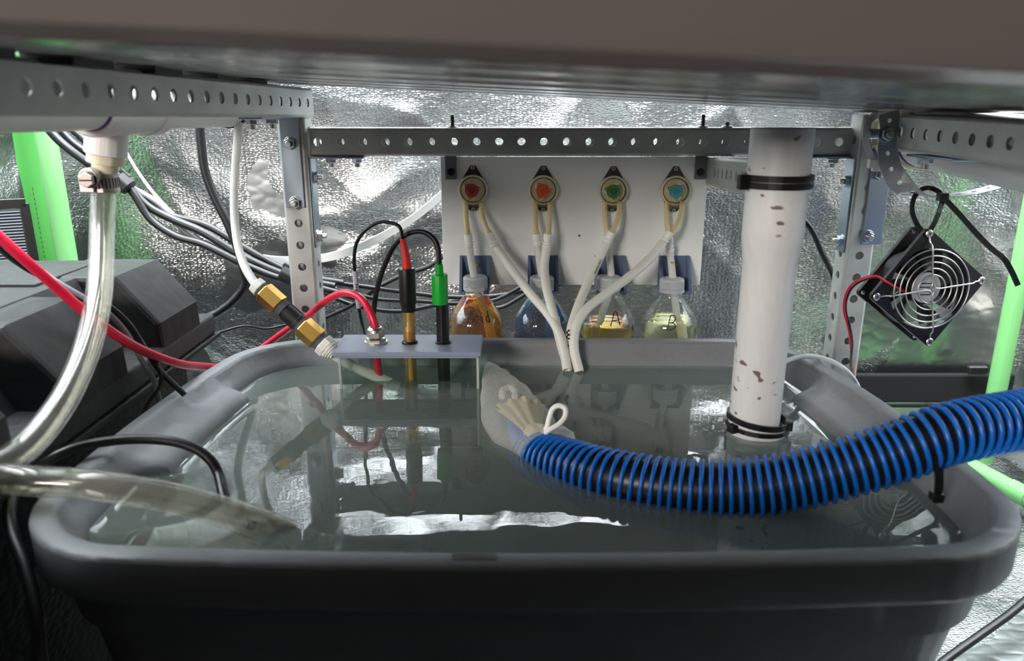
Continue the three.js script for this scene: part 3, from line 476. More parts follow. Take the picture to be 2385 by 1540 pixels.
BOT.forEach((B, k) => {
  const capTop = at(B.px, B.top + 6, B.d), c = V(capTop.x, capTop.y - 0.2025, -B.d);
  const t = thing('bottle', `clear plastic bottle of ${B.name} hanging by its neck`, 'bottle', c, 'bottles under the pump board');
  part('bottle_body', move(bottleShell(0, 0, 0.192, false), c), mat.clear, t);
  const ly = at(B.px, B.level, B.d).y - c.y;
  const liq = part('liquid', move(bottleShell(0.0006, 0.0035, ly, true), c), MP({ color: 0xffffff, roughness: 0.02, transmission: 1, thickness: 0.06, ior: 1.33, attenuationColor: new THREE.Color(...B.abs.slice(0, 3)), attenuationDistance: B.abs[3] }), t, B.name);
  const kn = []; for (let i = 0; i < 240; i++) { const a = i / 240 * 2 * Math.PI, r = 0.0138 + (i % 3 ? 0.0003 : 0); kn.push([r * Math.cos(a), r * Math.sin(a)]); }
  const cg = ext(kn, 0.0085, 0); cg.rotateX(-Math.PI / 2); cg.translate(0, 0.1915, 0);
  const cp = part('cap', move(merge([cg, lathe([[0.0138, 0.2], [0.0134, 0.2016], [0.0122, 0.2025], [0.009, 0.2028], [0.0088, 0.2023], [0, 0.2023]], 48, 0.4)]), c), mat.cap, t);
  part('cap_ring', move(lathe([[0.0132, 0.1862], [0.0141, 0.1866], [0.0142, 0.1905], [0.0136, 0.191], [0.0128, 0.191]], 48, 0.5), c), mat.cap, cp);
  part('neck_ring', move(lathe([[0.0126, 0.1832], [0.0152, 0.1838], [0.0152, 0.1850], [0.0126, 0.1856]], 48, 0.4), c), mat.clear, t);
  const pen = [], H = [0.012, 0.016, 0.015, 0.0155][k], Wd = [0.006, 0.009, 0.011, 0.011][k], [ox, oy] = [[-0.008, 0.1545], [-0.010, 0.150], [0.0, 0.1515], [-0.010, 0.1495]][k];
  [...B.word].forEach((ch, i) => (STROKES[ch] || []).forEach(s => { const q = s.map(([u, v]) => { const y = oy + v * H, x = ox + (i * 1.12 + u * 0.9 + v * 0.12) * Wd, r = bottleR(y) * 0.995 + 0.0005; return V(c.x + Math.sin(x / 0.028) * r, c.y + y, c.z + Math.cos(x / 0.028) * r); }); pen.push(strip(q, 0.0011, 0.0003, { n: 18, up: (u, p) => V(p.x - c.x, 0.008, p.z - c.z) })); }));
  part('handwriting', pen, mat.ink, t);
  if (k < 2) {
    const R = rng(50 + k), N = 520, im = new THREE.InstancedMesh(new THREE.SphereGeometry(0.00042, 7, 5), MP({ color: 0xffffff, roughness: 0.05, metalness: 0.0, transmission: 0.4, thickness: 0, ior: 1.4 }), N), m4 = new THREE.Matrix4();
    for (let i = 0; i < N; i++) { const y = 0.112 + R() * (ly - 0.114), a = -Math.PI / 2 + (R() - 0.5) * 3.4, r = bottleR(y) - 0.0011, s = 0.4 + R() * R() * 1.1; m4.makeScale(s, s, s).setPosition(Math.cos(a) * r * 0.99, y, -Math.sin(a) * r * 0.99); im.setMatrixAt(i, m4); }
    im.name = 'bubbles'; im.userData.kind = 'stuff'; shade(im); t.add(im);
    const lb = ext(Array.from({ length: 25 }, (_, i) => { const a = -Math.PI / 2 - 0.62 + i / 24 * 1.1; return [Math.cos(a) * 0.0326, Math.sin(a) * 0.0326]; }).concat(Array.from({ length: 25 }, (_, i) => { const a = -Math.PI / 2 - 0.62 + (24 - i) / 24 * 1.1; return [Math.cos(a) * 0.0323, Math.sin(a) * 0.0323]; })), 0.055);
    lb.rotateX(-Math.PI / 2); lb.rotateY(k ? -0.5 : 0); lb.scale(1, 1, 1); lb.translate(c.x, c.y + 0.062, c.z); part('paper_label', lb, mat.hdpe, t);
  }
});

// ---------------------------------------------------------------- sensor box with probes
{
  const LID = HC - 0.221, x0 = -0.1725, x1 = -0.0298, d0 = 0.682, d1 = 0.741, cx = (x0 + x1) / 2, cd = (d0 + d1) / 2;
  const t = thing('sensor_box', 'clear acrylic sensor box with a blue grey lid, half sunk in the tub water', 'sensor box', V(cx, LID - 0.1, -cd));
  const lid = part('lid', move(rbox(x1 - x0, 0.0045, d1 - d0, 0.0008, 1), V(cx, LID - 0.0022, -cd)), mat.lid, t);
  part('lid_rim', [move(rbox(x1 - x0 - 0.004, 0.0025, 0.003, 0.0005, 1), V(cx, LID - 0.0055, -d0 - 0.003)), move(rbox(x1 - x0 - 0.004, 0.0025, 0.003, 0.0005, 1), V(cx, LID - 0.0055, -d1 + 0.003))], mat.lid, lid);
  const bx0 = x0 + 0.005, bx1 = x1 - 0.002, by1 = LID - 0.006, by0 = LID - 0.1, e0 = d0 + 0.004, e1 = d1 - 0.004, pt = 0.003, hy = by1 - by0;
  part('front_pane', move(rbox(bx1 - bx0, hy, pt, 0.0004, 1), V((bx0 + bx1) / 2, (by0 + by1) / 2, -e0 - pt / 2)), mat.acrylic, t);
  part('back_pane', move(rbox(bx1 - bx0, hy, pt, 0.0004, 1), V((bx0 + bx1) / 2, (by0 + by1) / 2, -e1 + pt / 2)), mat.acrylic, t);
  for (const x of [bx0 + pt / 2, bx1 - pt / 2]) part('side_pane', move(rbox(pt, hy, e1 - e0 - 2 * pt, 0.0004, 1), V(x, (by0 + by1) / 2, -cd)), mat.acrylic, t);
  const em = MP({ color: 0xe2e8e5, roughness: 0.15, transmission: 0.5, thickness: 0 });
  for (const x of [bx0 + 0.0012, bx1 - 0.0012]) for (const d of [e0 + 0.0012, e1 - 0.0012]) part('corner_seam', move(rbox(0.0024, hy, 0.0024, 0.0005, 1), V(x, (by0 + by1) / 2, -d + (d === e0 + 0.0012 ? 0.0003 : -0.0003))), em, t);
  part('base_plate', move(rbox(bx1 - bx0, 0.004, e1 - e0, 0.0005, 1), V((bx0 + bx1) / 2, by0 + 0.002, -cd)), mat.blackMatte, t);
  part('filter_mat', move(rbox(bx1 - bx0 - 0.008, 0.034, e1 - e0 - 0.008, 0.004, 2), V((bx0 + bx1) / 2, by0 + 0.0215, -cd)), M({ color: 0x15191a, roughness: 0.9, bumpMap: grainTex, bumpScale: 0.001 }), t);
  // cable gland with the red tube through it
  const g = at(876, 797, 0.712); g.y = LID;
  const gl = thing('cable_gland', 'chrome cable gland on the blue grey lid, holding the red tube', 'cable gland', g);
  part('lower_nut', orient(hex(0.0100, 0.005), Y, g.clone(), X), mat.steel, gl);
  part('flange', move(lathe([[0, 0], [0.0112, 0], [0.0112, 0.0022], [0, 0.0022]], 28, 0.4), g), mat.steel, gl);
  part('upper_nut', orient(hex(0.0088, 0.0062), Y, g.clone().add(V(0, 0.0062, 0)), X), mat.steel, gl);
  part('dome', move(lathe([[0.0084, 0.0118], [0.0080, 0.0145], [0.0062, 0.0165], [0.0050, 0.0168]], 28, 0.5), g), mat.steel, gl);
  // amber glass probe
  const p = at(954, 796, 0.712); p.y = LID;
  const pr = thing('ph_probe', 'amber glass probe with black cap and red boot standing in the lid', 'probe', p);
  const amber = MP({ color: 0xe8d096, roughness: 0.06, transmission: 0.88, thickness: 0, ior: 1.5 });
  part('grommet', move(lathe([[0.0064, 0], [0.0078, 0], [0.0078, 0.0016], [0.0070, 0.0026], [0.0064, 0.0026]], 28, 0.5), p), mat.black, pr);
  part('glass_tube', move(lathe([[0, -0.050], [0.004, -0.049], [0.0061, -0.045], [0.0061, 0.034]], 28, 0.5), p), amber, pr);
  part('inner_stem', move(lathe([[0, -0.04], [0.0022, -0.04], [0.0022, 0.004], [0.0036, 0.005], [0.0036, 0.0155], [0.0018, 0.017], [0.0018, 0.033], [0, 0.033]], 20, 0.4), p), mat.cream, pr);
  const capy = 0.0325; part('black_cap', move(lathe([[0, capy], [0.0066, capy], [0.0070, capy + 0.002], [0.0070, capy + 0.0065], [0.0079, capy + 0.0075], [0.0082, capy + 0.010], [0.0080, 0.0745], [0.0076, 0.0755], [0, 0.0755]], 32, 0.4), p), mat.black, pr);
  part('red_boot', sweep([p.clone().add(V(0.0003, 0.0755, 0)), p.clone().add(V(0, 0.085, 0)), p.clone().add(V(-0.0013, 0.095, 0)), p.clone().add(V(-0.0028, 0.1035, 0))], circ(0.0046, 20), { scale: u => 1 - 0.42 * u }), mat.red, pr);
  part('printed_band', move(lathe([[0.00615, 0.002], [0.00618, 0.013]], 28, 0), p), amber, pr);
  const cab = [p.clone().add(V(-0.0028, 0.103, 0)), at(930, 528, .718), at(905, 518, .722), at(880, 519, .726), at(850, 538, .73), at(831, 565, .735), at(825, 600, .74), at(828, 650, .745), at(834, 705, .752), at(840, 740, .765), at(850, 785, .79)];
  const cp = curve(cab).getSpacedPoints(90); part('cable', sweep(cp, circ(0.0018, 10)), mat.cable, pr);
  const sl = part('label_sleeve', sweep(cp.slice(46, 66), circ(0.0027, 12)), M({ color: 0xb4b8c2, roughness: 0.45 }), pr, 'grey label sleeve with printed letters'); printOn(cp, 0.0027, 48, 64, 'ENV-40-pH', V(0.3, 0, 1), sl, 'printed_text', 52);
  // black probe with green cap
  const q = at(1032, 796, 0.712); q.y = LID;
  const c2 = thing('conductivity_probe', 'black probe with a bright green cap standing in the lid', 'probe', q);
  part('grommet', move(lathe([[0.006, 0], [0.0077, 0], [0.0077, 0.0014], [0.0068, 0.0022], [0.006, 0.0022]], 28, 0.5), q), mat.black, c2);
  part('probe_body', move(lathe([[0, -0.052], [0.005, -0.0515], [0.0063, -0.049], [0.0063, 0.041], [0, 0.041]], 28, 0.5), q), mat.black, c2);
  const gq = V(q.x - 0.0018, q.y, q.z);
  part('green_cap', move(lathe([[0.0064, 0.040], [0.0078, 0.0402], [0.0078, 0.0685], [0.0074, 0.0695], [0.0046, 0.070], [0.0040, 0.0712], [0.0037, 0.0795], [0, 0.0797]], 30, 0.4), gq), mat.greenCap, c2);
  const cb = [gq.clone().add(V(0, 0.079, 0)), at(1021, 583, .717), at(1010, 556, .72), at(985, 540, .724), at(950, 545, .728), at(920, 570, .732), at(895, 620, .738), at(877, 680, .745), at(870, 730, .752), at(866, 770, .765), at(862, 800, .79)];
  part('cable', tube(cb, 0.0027, { n: 80 }), mat.cable, c2);
  // red tube: off to the left, behind the tub, over to the gland and into the box
  single('red_tube', tube([at(-160, 420, .52), at(-60, 500, .53), at(60, 607, .54), at(140, 677, .55), at(220, 745, .56), at(310, 805, .58), at(400, 843, .62), at(470, 854, .68), at(540, 850, .76), at(600, 818, .81), at(660, 775, .80), at(720, 734, .775), at(765, 697, .755), at(805, 682, .74), at(840, 695, .728), at(863, 730, .716), V(g.x, g.y + 0.016, g.z), V(g.x, g.y - 0.02, g.z), V(g.x + 0.002, g.y - 0.055, g.z), V(g.x - 0.006, g.y - 0.072, g.z - 0.002)], 0.0039, { n: 260 }), mat.redTube, 'red tube curving from the left over the black bin to the chrome gland', 'tube');
  single('outlet_pipe', [tube([at(762, 812, .70), at(780, 828, .703), at(830, 857, .708), at(885, 882, .712), at(928, 903, .714)], 0.0046, { n: 40, scale: u => 1 + 0.25 * u })], mat.whiteTube, 'short white tube slanting from the check valve into the clear sensor box', 'tube');
}
// ---------------------------------------------------------------- check valve assembly and its white supply tube
{
  const a = at(592, 660, 0.715), b = at(764, 812, 0.70), d = b.clone().sub(a), L = d.length(); d.normalize();
  const t = thing('check_valve', 'inline check valve with two brass hex fittings and a black body', 'valve', a);
  const up = V(0.5, 0.6, 0.6), seg = (u0, u1, g, m, n, par = t) => part(n, orient(g(L * (u1 - u0)), d, a.clone().addScaledVector(d, L * u0), up), m, par);
  const thr = (h, r) => { const q = [[0, 0]]; const n = Math.round(h / 0.0011); for (let i = 0; i < n; i++) q.push([r, h * (i + 0.2) / n], [r - 0.0006, h * (i + 0.7) / n]); q.push([0, h]); return lathe(q, 28, 0.3); };
  seg(0.0, 0.085, h => lathe([[0, 0], [0.006, 0], [0.0082, 0.001], [0.0088, h - 0.001], [0.0084, h], [0, h]], 8, 0.2), mat.nylon, 'push_fitting');
  seg(0.085, 0.14, h => thr(h, 0.0082), mat.greyClip, 'thread');
  seg(0.12, 0.345, h => hex(0.0108, h, 0.001), mat.brass, 'brass_hex');
  seg(0.345, 0.415, h => thr(h, 0.0090), mat.greyClip, 'thread');
  seg(0.415, 0.615, h => lathe([[0, 0], [0.0075, 0], [0.0075, h * 0.12], [0.0082, h * 0.14], [0.0082, h * 0.8], [0.0088, h * 0.84], [0.0088, h], [0, h]], 24, 0.4), mat.blackMatte, 'valve_body');
  const ribs = []; for (let i = 0; i < 4; i++) { const u = i * Math.PI / 2 + 0.4; const g = rbox(0.0018, L * 0.17, 0.0022, 0.0004, 1); g.translate(0, 0, 0.0082); g.rotateY(u); ribs.push(orient(g, d, a.clone().addScaledVector(d, L * 0.51), up)); } part('body_rib', ribs, mat.blackMatte, t);
  seg(0.60, 0.66, h => thr(h, 0.0088), mat.greyClip, 'thread');
  seg(0.65, 0.865, h => hex(0.0112, h, 0.001), mat.brass, 'brass_hex');
  seg(0.865, 0.915, h => thr(h, 0.0092), mat.greyClip, 'thread');
  seg(0.915, 1.0, h => hex(0.0108, h, 0.001), mat.nylon, 'white_nut');
  part('ring_stack', orient(lathe([[0, 0], [0.0092, 0], [0.0096, 0.001], [0.0090, 0.0024], [0.0080, 0.0028], [0.0082, 0.0042], [0.0072, 0.0050], [0.0070, 0.0064], [0.0058, 0.007], [0.0056, 0.0085], [0, 0.0085]], 26, 0.4), d, b.clone()), mat.nylon, t);
  single('supply_line', tube([at(556, 285, .80), at(553, 330, .80), at(548, 390, .795), at(545, 450, .785), at(547, 520, .77), at(556, 580, .75), at(572, 625, .73), at(588, 652, .718), at(598, 665, .714)], 0.0042, { n: 90 }), mat.straw, 'translucent white tube hanging down to the upper end of the check valve', 'tube');
}
// ---------------------------------------------------------------- tall white pipe with its ties
function tie(name, label, c, rx, rz, w, t, m, head, tilt = 0, tail = null, group) {   // closed cable tie round a vertical pipe
  const o = thing(name, label, 'cable tie', V(c.x, c.y - w / 2, c.z), group), pts = [];
  for (let i = 0; i < 28; i++) { const a = i / 28 * 2 * Math.PI; pts.push(V(c.x + rx * Math.cos(a), c.y + tilt * Math.cos(a), c.z + rz * Math.sin(a))); }
  part('band', strip(pts, t, w, { n: 90, up: Y, closed: true }), m, o);
  if (head !== null) { const p = V(c.x + (rx + 0.001) * Math.cos(head), c.y + tilt * Math.cos(head), c.z + (rz + 0.001) * Math.sin(head)); const hb = rbox(0.0075, w + 0.0035, 0.006, 0.0008, 2); hb.rotateY(Math.PI / 2 - head); part('head', move(hb, p), m, o); }
  if (tail) part('tail', strip(tail, t, w, { n: 16, up: Y }), m, o);
  return o;
}
const PD = 0.585, PT = at(1823, 300, PD), PB = V(at(1760, 1045, PD).x, WATER, -PD);
{
  const t = thing('white_pipe', 'tall white scuffed plastic pipe with a flared top standing in the tub', 'pipe', V(PB.x, 0.03, PB.z));
  const P = [], n = 90, low = V(PB.x - 0.004, 0.03, PB.z), sc = []; const L = PT.distanceTo(low);
  for (let i = 0; i <= n; i++) P.push(PT.clone().lerp(low, i / n));
  const r = u => { const s = u * L; return 0.0206 + 0.0026 * (1 - smooth(0.078, 0.108, s)); };
  const g = sweep(P, circ(1, 44), { caps: false, scale: r }); const gi = sweep(P, circ(-1, 44).map(([a, b]) => [a, -b]), { caps: false, scale: u => r(u) - 0.0032 });
  const dir = PT.clone().sub(low).normalize();
  part('pipe_wall', [g, gi, orient(lathe([[0.0200, 0], [0.0205, 0.0008], [0.0226, 0.0008], [0.0232, 0]], 44, 0.5), dir, PT)], mat.pvc, t);
  part('lower_collar', orient(lathe([[0.0206, -0.002], [0.0224, -0.0012], [0.0226, 0.003], [0.0206, 0.0045]], 44, 0.5), Y, V(PB.x, WATER + 0.0015, PB.z)), mat.pvc, t);
}
{
  const pAt = y => PT.clone().lerp(PB, (PT.y - y) / (PT.y - PB.y));
  for (const [py, dz] of [[418, -0.004], [435, 0.0]]) {
    const c = pAt(at(1810, py, PD - 0.02).y); const t = thing('cable_tie', py === 418 ? 'upper of the two black ridged cable ties around the flared pipe top' : 'lower of the two black ridged cable ties around the flared pipe top', 'cable tie', V(c.x, c.y - 0.003, c.z), 'black cable ties on the white pipe');
    const pts = []; for (let i = 0; i < 28; i++) { const a = i / 28 * 2 * Math.PI; pts.push(V(c.x + 0.0243 * Math.cos(a) - (Math.cos(a) < -0.3 ? 0.003 * (-Math.cos(a) - 0.3) : 0), c.y, c.z + 0.0243 * Math.sin(a))); }
    part('band', strip(pts, 0.0018, 0.0048, { n: 100, up: Y, closed: true }), mat.black, t);
    const rg = []; for (let i = 0; i < 84; i++) { const a = i / 84 * Math.PI; const g = rbox(0.0005, 0.0034, 0.0006, 0.0001, 1); g.rotateY(Math.PI / 2 - a); rg.push(move(g, V(c.x + 0.0254 * Math.cos(a), c.y, c.z + 0.0254 * Math.sin(a)))); }
    part('ridges', rg, mat.black, t);
    part('head', move(rbox(0.007, 0.0062, 0.008, 0.0008), V(c.x - 0.0285, c.y - 0.0005, c.z + 0.004)), mat.black, t);
  }
  const c1 = pAt(at(1760, 973, PD).y); c1.x += -0.001;
  tie('cable_tie', 'loose black cable tie with a square head, around the lower white pipe', c1, 0.0245, 0.0245, 0.0048, 0.0014, mat.black, 0.42, -0.0025, null, 'black cable ties on the white pipe');
  const c2 = pAt(WATER + 0.004); tie('cable_tie', 'lowest black cable tie, around the white pipe at the water line', c2.add(V(-0.0005, 0.002, -0.001)), 0.0255, 0.026, 0.0034, 0.0013, mat.black, 2.7, -0.001, null, 'black cable ties on the white pipe');
}
// ---------------------------------------------------------------- blue and black ribbed hose and its filter bag
{
  const cen = curve([V(-0.007, HC - 0.290, -0.690), V(0.006, HC - 0.277, -0.622), at(1262, 1066, .545), at(1330, 1086, .515), at(1430, 1112, .490), at(1590, 1136, .472), at(1750, 1135, .462), at(1900, 1108, .456), at(2050, 1065, .452), at(2200, 1012, .452), at(2390, 975, .468), at(2600, 930, .52), at(2800, 880, .60)]);
  const P = cen.getSpacedPoints(420), L = cen.getLength(), R = 0.0178, pitch = 0.0064, turns = L / pitch;
  const t = thing('ribbed_hose', 'thick blue and black spiral ribbed hose lying across the tub water', 'hose', P[190].clone());
  part('hose_wall', [sweep(P, circ(R, 28)), sweep(P.slice(0, 8), circ(-(R - 0.002), 24).map(([a, b]) => [a, -b]), { caps: false })], mat.black, t);
  const { N, B } = frames(P), H = [], steps = Math.round(turns * 20);
  for (let i = 0; i <= steps; i++) { const u = i / steps, k = Math.min(P.length - 2, Math.floor(u * (P.length - 1))), f = u * (P.length - 1) - k, a = u * turns * 2 * Math.PI; const p = P[k].clone().lerp(P[k + 1], f), n = N[k].clone().lerp(N[k + 1], f).normalize(), b = B[k].clone().lerp(B[k + 1], f).normalize(); H.push(p.addScaledVector(n, (R + 0.0006) * Math.sin(a)).addScaledVector(b, (R + 0.0006) * Math.cos(a))); }
  part('spiral_rib', sweep(H, [[0.0017, 0], [0.0013, 0.0016], [0, 0.0023], [-0.0013, 0.0016], [-0.0017, 0], [0, -0.001]], { up: (u, p) => { const k = Math.round(u * (P.length - 1)); return p.clone().sub(P[k]); } }), mat.wireBlue, t);
  // mesh bag over the submerged hose end
  const b = thing('filter_bag', 'pale netting filter bag tied over the sunken end of the blue hose', 'filter bag', V(-0.01, WATER, -0.66));
  const bp = [at(1270, 1068, .545), at(1228, 1020, .570), at(1198, 972, .610), at(1175, 930, .655), at(1153, 890, .705), at(1138, 860, .742)].map((p, i) => p.setY(WATER + [0.004, 0.003, 0.004, 0.006, 0.0065, 0.008][i]));
  const bc = curve(bp).getSpacedPoints(70);
  const bprof = []; for (let i = 0; i < 48; i++) { const a = i / 48 * 2 * Math.PI; bprof.push([Math.cos(a), 0.62 * Math.sin(a)]); }
  const bag = sweep(bc, bprof, { caps: true, scale: u => u < 0.22 ? 0.0205 + 0.010 * smooth(0.02, 0.22, u) : 0.0305 * Math.pow(Math.max(0.004, 1 - Math.pow((u - 0.22) / 0.79, 1.25)), 0.72) });
  { const p = bag.attributes.position; for (let i = 0; i < p.count; i++) { const n = noise.noise(p.getX(i) * 70, p.getY(i) * 70, p.getZ(i) * 50); p.setY(i, p.getY(i) + 0.0022 * n); p.setX(i, p.getX(i) + 0.0018 * n); } bag.computeVertexNormals(); const u = bag.attributes.uv; for (let i = 0; i < u.count; i++) u.setXY(i, u.getX(i), u.getY(i)); }
  const net = tex(64, (u, v) => { const a = Math.abs(((u * 8) % 1) - 0.5), c = Math.abs(((v * 8) % 1) - 0.5); return a > 0.36 || c > 0.38 ? 0.95 : 0.3; });
  const nt = net.clone(); nt.repeat.set(14, 5); nt.needsUpdate = true;
  part('netting', bag, MP({ color: 0xe9e6dc, roughness: 0.55, transmission: 0.5, thickness: 0, alphaMap: nt, transparent: true }), b);
  const neck = curve([at(1254, 1018, .553), at(1240, 1000, .566), at(1226, 978, .585), at(1212, 955, .610)].map((p, k) => p.setY(p.y + 0.001 * k))).getSpacedPoints(40), pleat = [];
  for (let i = 0; i < 72; i++) { const a = i / 72 * 2 * Math.PI, q = 1 + 0.16 * Math.cos(9 * a) + 0.06 * Math.cos(4 * a + 1); pleat.push([Math.cos(a) * q, 0.45 * Math.sin(a) * q]); }
  part('gathered_neck', sweep(neck, pleat, { scale: u => 0.0065 + 0.0125 * Math.pow(u, 1.4) }), MP({ color: 0xeadfbf, roughness: 0.7, transmission: 0.3, thickness: 0 }), b);
  const knot = new THREE.SphereGeometry(1, 28, 20), kp = knot.attributes.position; for (let i = 0; i < kp.count; i++) { const n = 1 + 0.22 * noise.noise(kp.getX(i) * 2.2, kp.getY(i) * 2.2, kp.getZ(i) * 2.2 + 4); kp.setXYZ(i, kp.getX(i) * 0.0115 * n, kp.getY(i) * 0.0085 * n, kp.getZ(i) * 0.0105 * n); } knot.computeVertexNormals();
  part('knot', move(NI(knot), at(1252, 1012, .558)), mat.cream, b);
  const wad = new THREE.SphereGeometry(1, 30, 20), wp = wad.attributes.position; for (let i = 0; i < wp.count; i++) { const n = 1 + 0.16 * noise.noise(wp.getX(i) * 2, wp.getY(i) * 2, wp.getZ(i) * 2 + 9); wp.setXYZ(i, wp.getX(i) * 0.0135 * n, wp.getY(i) * 0.0085 * n, wp.getZ(i) * 0.012 * n); } wad.computeVertexNormals();
  part('cloth_wad', move(NI(wad), at(1302, 1020, .572)), mat.nylon, b);
  part('draw_string', tube([at(1254, 1018, .552), at(1272, 1000, .550), at(1279, 975, .552), at(1288, 952, .554), at(1302, 945, .554), at(1316, 952, .553), at(1316, 970, .550), at(1302, 988, .547), at(1282, 1000, .546), at(1258, 1018, .546)], 0.0021, { n: 70 }), mat.nylon, b);
  part('inner_ring', tube([at(1168, 925, .655), at(1172, 908, .665), at(1186, 903, .670), at(1199, 912, .665), at(1198, 926, .655)], 0.0030, { n: 30 }), mat.nylon, b);
  const ht = thing('cable_tie', 'black cable tie holding the ribbed hose to the right tub rim', 'cable tie', at(2186, 1150, .447), 'black cable ties on the hose');
  part('band', strip([at(2183, 1060, .432), at(2187, 1105, .436), at(2186, 1140, .44), at(2180, 1160, .448)], 0.0052, 0.0016, { n: 24, up: Z }), mat.black, ht);
  part('head', move(rbox(0.007, 0.006, 0.008, 0.0008), at(2181, 1157, .445)), mat.black, ht);
}
// ---------------------------------------------------------------- clear hose on the left, with its pipe tee, reducer, clamp and pump
{
  const PX = x => V(-0.338 + x * 0.07, HC + 0.0085, 0);
  const t = thing('drain_pipe', 'horizontal white pipe with a tee under the left side beam', 'pipe', V(-0.335, HC - 0.03, -0.62));
  const pa = V(-0.345, HC + 0.009, -0.30), pb = V(-0.288, HC + 0.0045, -0.845), pd = pb.clone().sub(pa), L = pd.length(); pd.normalize();
  part('pipe_wall', orient(cyl(0.0210, L, 36, 0.0008), pd, pa), mat.pvcPlain, t);
  const tc = at(247, 300, 0.625), tcc = pa.clone().addScaledVector(pd, (0.625 - 0.30) / (0.845 - 0.30) * L);
  part('tee_body', orient(lathe([[0.0208, -0.042], [0.0245, -0.0415], [0.0262, -0.040], [0.0262, -0.026], [0.0250, -0.024], [0.0250, 0.024], [0.0262, 0.026], [0.0262, 0.040], [0.0245, 0.0415], [0.0208, 0.042]], 40, 0.4), pd, tcc), mat.pvcPlain, t);
  for (const s of [-0.0425, 0.0425]) part('primer_ring', orient(lathe([[0.0211, -0.0022], [0.0214, -0.002], [0.0214, 0.002], [0.0211, 0.0022]], 36, 0.4), pd, tcc.clone().addScaledVector(pd, s * 1.03)), mat.purple, t, 'purple primer ring');
  const q = y => at(249 - (y - 310) * 0.055, y, 0.625), down = q(450).sub(q(310)).normalize(), q0 = V(tcc.x, tcc.y, tcc.z);
  const dx = q(425).x; const A = (y, name, prof, m) => part(name, orient(lathe(prof, 36, 0.4), down, q(y)), m, t);
  const h = (a, b) => q(a).y - q(b).y;
  A(278, 'tee_socket', [[0, 0], [0.0158, 0], [0.0160, h(278, 362) - 0.001], [0.0152, h(278, 362)], [0, h(278, 362)]], mat.pvcPlain);
  A(361, 'reducer', [[0, 0], [0.0140, 0], [0.0140, h(361, 380)], [0.0132, h(361, 381)], [0, h(361, 381)]], mat.cream);
  A(380, 'barb', [[0, 0], [0.0098, 0], [0.0098, h(380, 446)], [0, h(380, 446)]], mat.cream);
  part('black_end_band', orient(lathe([[0.0208, -0.004], [0.0222, -0.003], [0.0222, 0.003], [0.0208, 0.004]], 36, 0.4), pd, pa.clone().addScaledVector(pd, L * 0.93)), mat.black, t);
  // clamp
  const cy = (q(404).y + q(446).y) / 2, cl = thing('hose_clamp', 'steel worm drive hose clamp near the top of the clear hose', 'clamp', V(dx, q(447).y, -0.625));
  const bw = h(404, 447);
  const slots = []; for (let i = 0; i < 26; i++) { const a = i / 26 * 2 * Math.PI; const g = rbox(0.0011, bw * 0.55, 0.0006, 0.0002, 1); g.rotateY(Math.PI / 2 - a); slots.push(move(g, V(dx + 0.0112 * Math.cos(a), cy, -0.625 + 0.0112 * Math.sin(a)))); }
  const bnd = part('band', move(lathe([[0.0106, -bw / 2], [0.0112, -bw / 2 + 0.0004], [0.0112, bw / 2 - 0.0004], [0.0106, bw / 2]], 40, 0.4), V(dx, cy, -0.625)), mat.steel, cl); part('slots', slots, mat.darkSteel, bnd);
  const sp = at(207, 418, 0.608), sd = V(0.05, -0.05, 1);
  part('screw_housing', [orient(lathe([[0, -0.009], [0.0074, -0.009], [0.0078, -0.008], [0.0078, 0.004], [0.0072, 0.005], [0, 0.005]], 28, 0.4), sd, sp.clone().add(V(-0.0005, 0.0012, -0.004))), move(rbox(0.012, bw * 0.95, 0.004, 0.001), V(dx - 0.0075, cy, -0.613))], mat.steel, cl);
  const hd = part('screw_head', orient(hex(0.0062, 0.0045, 0.0008), sd, sp.clone().add(V(0, 0, 0.001))), mat.steel, cl); part('screw_flange', orient(cyl(0.0068, 0.0016, 24), sd, sp.clone().add(V(0, 0, 0.0004))), mat.darkSteel, cl);
  part('screw_slot', orient(rbox(0.0095, 0.0006, 0.0012, 0.0002, 1), sd, sp.clone().add(V(0.0003, -0.0003, 0.0057))), mat.ink, hd);
  // hose: down, out of the picture on the left, back over the tub rim into the water
  const hp = curve([q(398), q(425), q(450), at(238, 520, .612), at(236, 600, .59), at(230, 690, .558), at(212, 780, .527), at(180, 870, .497), at(130, 960, .467), at(55, 1045, .437), at(-60, 1108, .403), at(-190, 1130, .39), at(-260, 1130, .39), at(-190, 1106, .395), at(-80, 1106, .405), at(60, 1120, .415), at(200, 1128, .418), at(330, 1147, .422), at(450, 1172, .426), at(560, 1204, .43), at(640, 1232, .433), at(710, 1262, .435), at(770, 1282, .437)]).getSpacedPoints(220);
  const ho = thing('clear_hose', 'thick clear vinyl hose hanging at left and looping over the tub rim into water', 'hose', V(dx, q(700).y, -0.6));
  const hw = part('hose_wall', [sweep(hp, circ(0.0095, 28), { caps: false }), sweep(hp, circ(-0.0072, 24).map(([a, b]) => [a, -b]), { caps: false })], mat.vinyl, ho);
  printOn(hp, 0.0095, 195, 205, '2 0 2 3', V(0.1, 0.35, 1), ho, 'printed_text', 40);
  // pump under water
  const pc = at(870, 1268, .437), pm = thing('water_pump', 'black submerged pump with a brass fitting at the end of the clear hose', 'pump', V(pc.x, pc.y - 0.06, pc.z));
  part('pump_body', move(rbox(0.064, 0.055, 0.05, 0.014, 4), V(pc.x + 0.004, pc.y - 0.016, pc.z)), mat.black, pm);
  part('intake_cover', move(rbox(0.052, 0.012, 0.044, 0.004, 2), V(pc.x + 0.006, pc.y - 0.053, pc.z)), mat.blackMatte, pm);
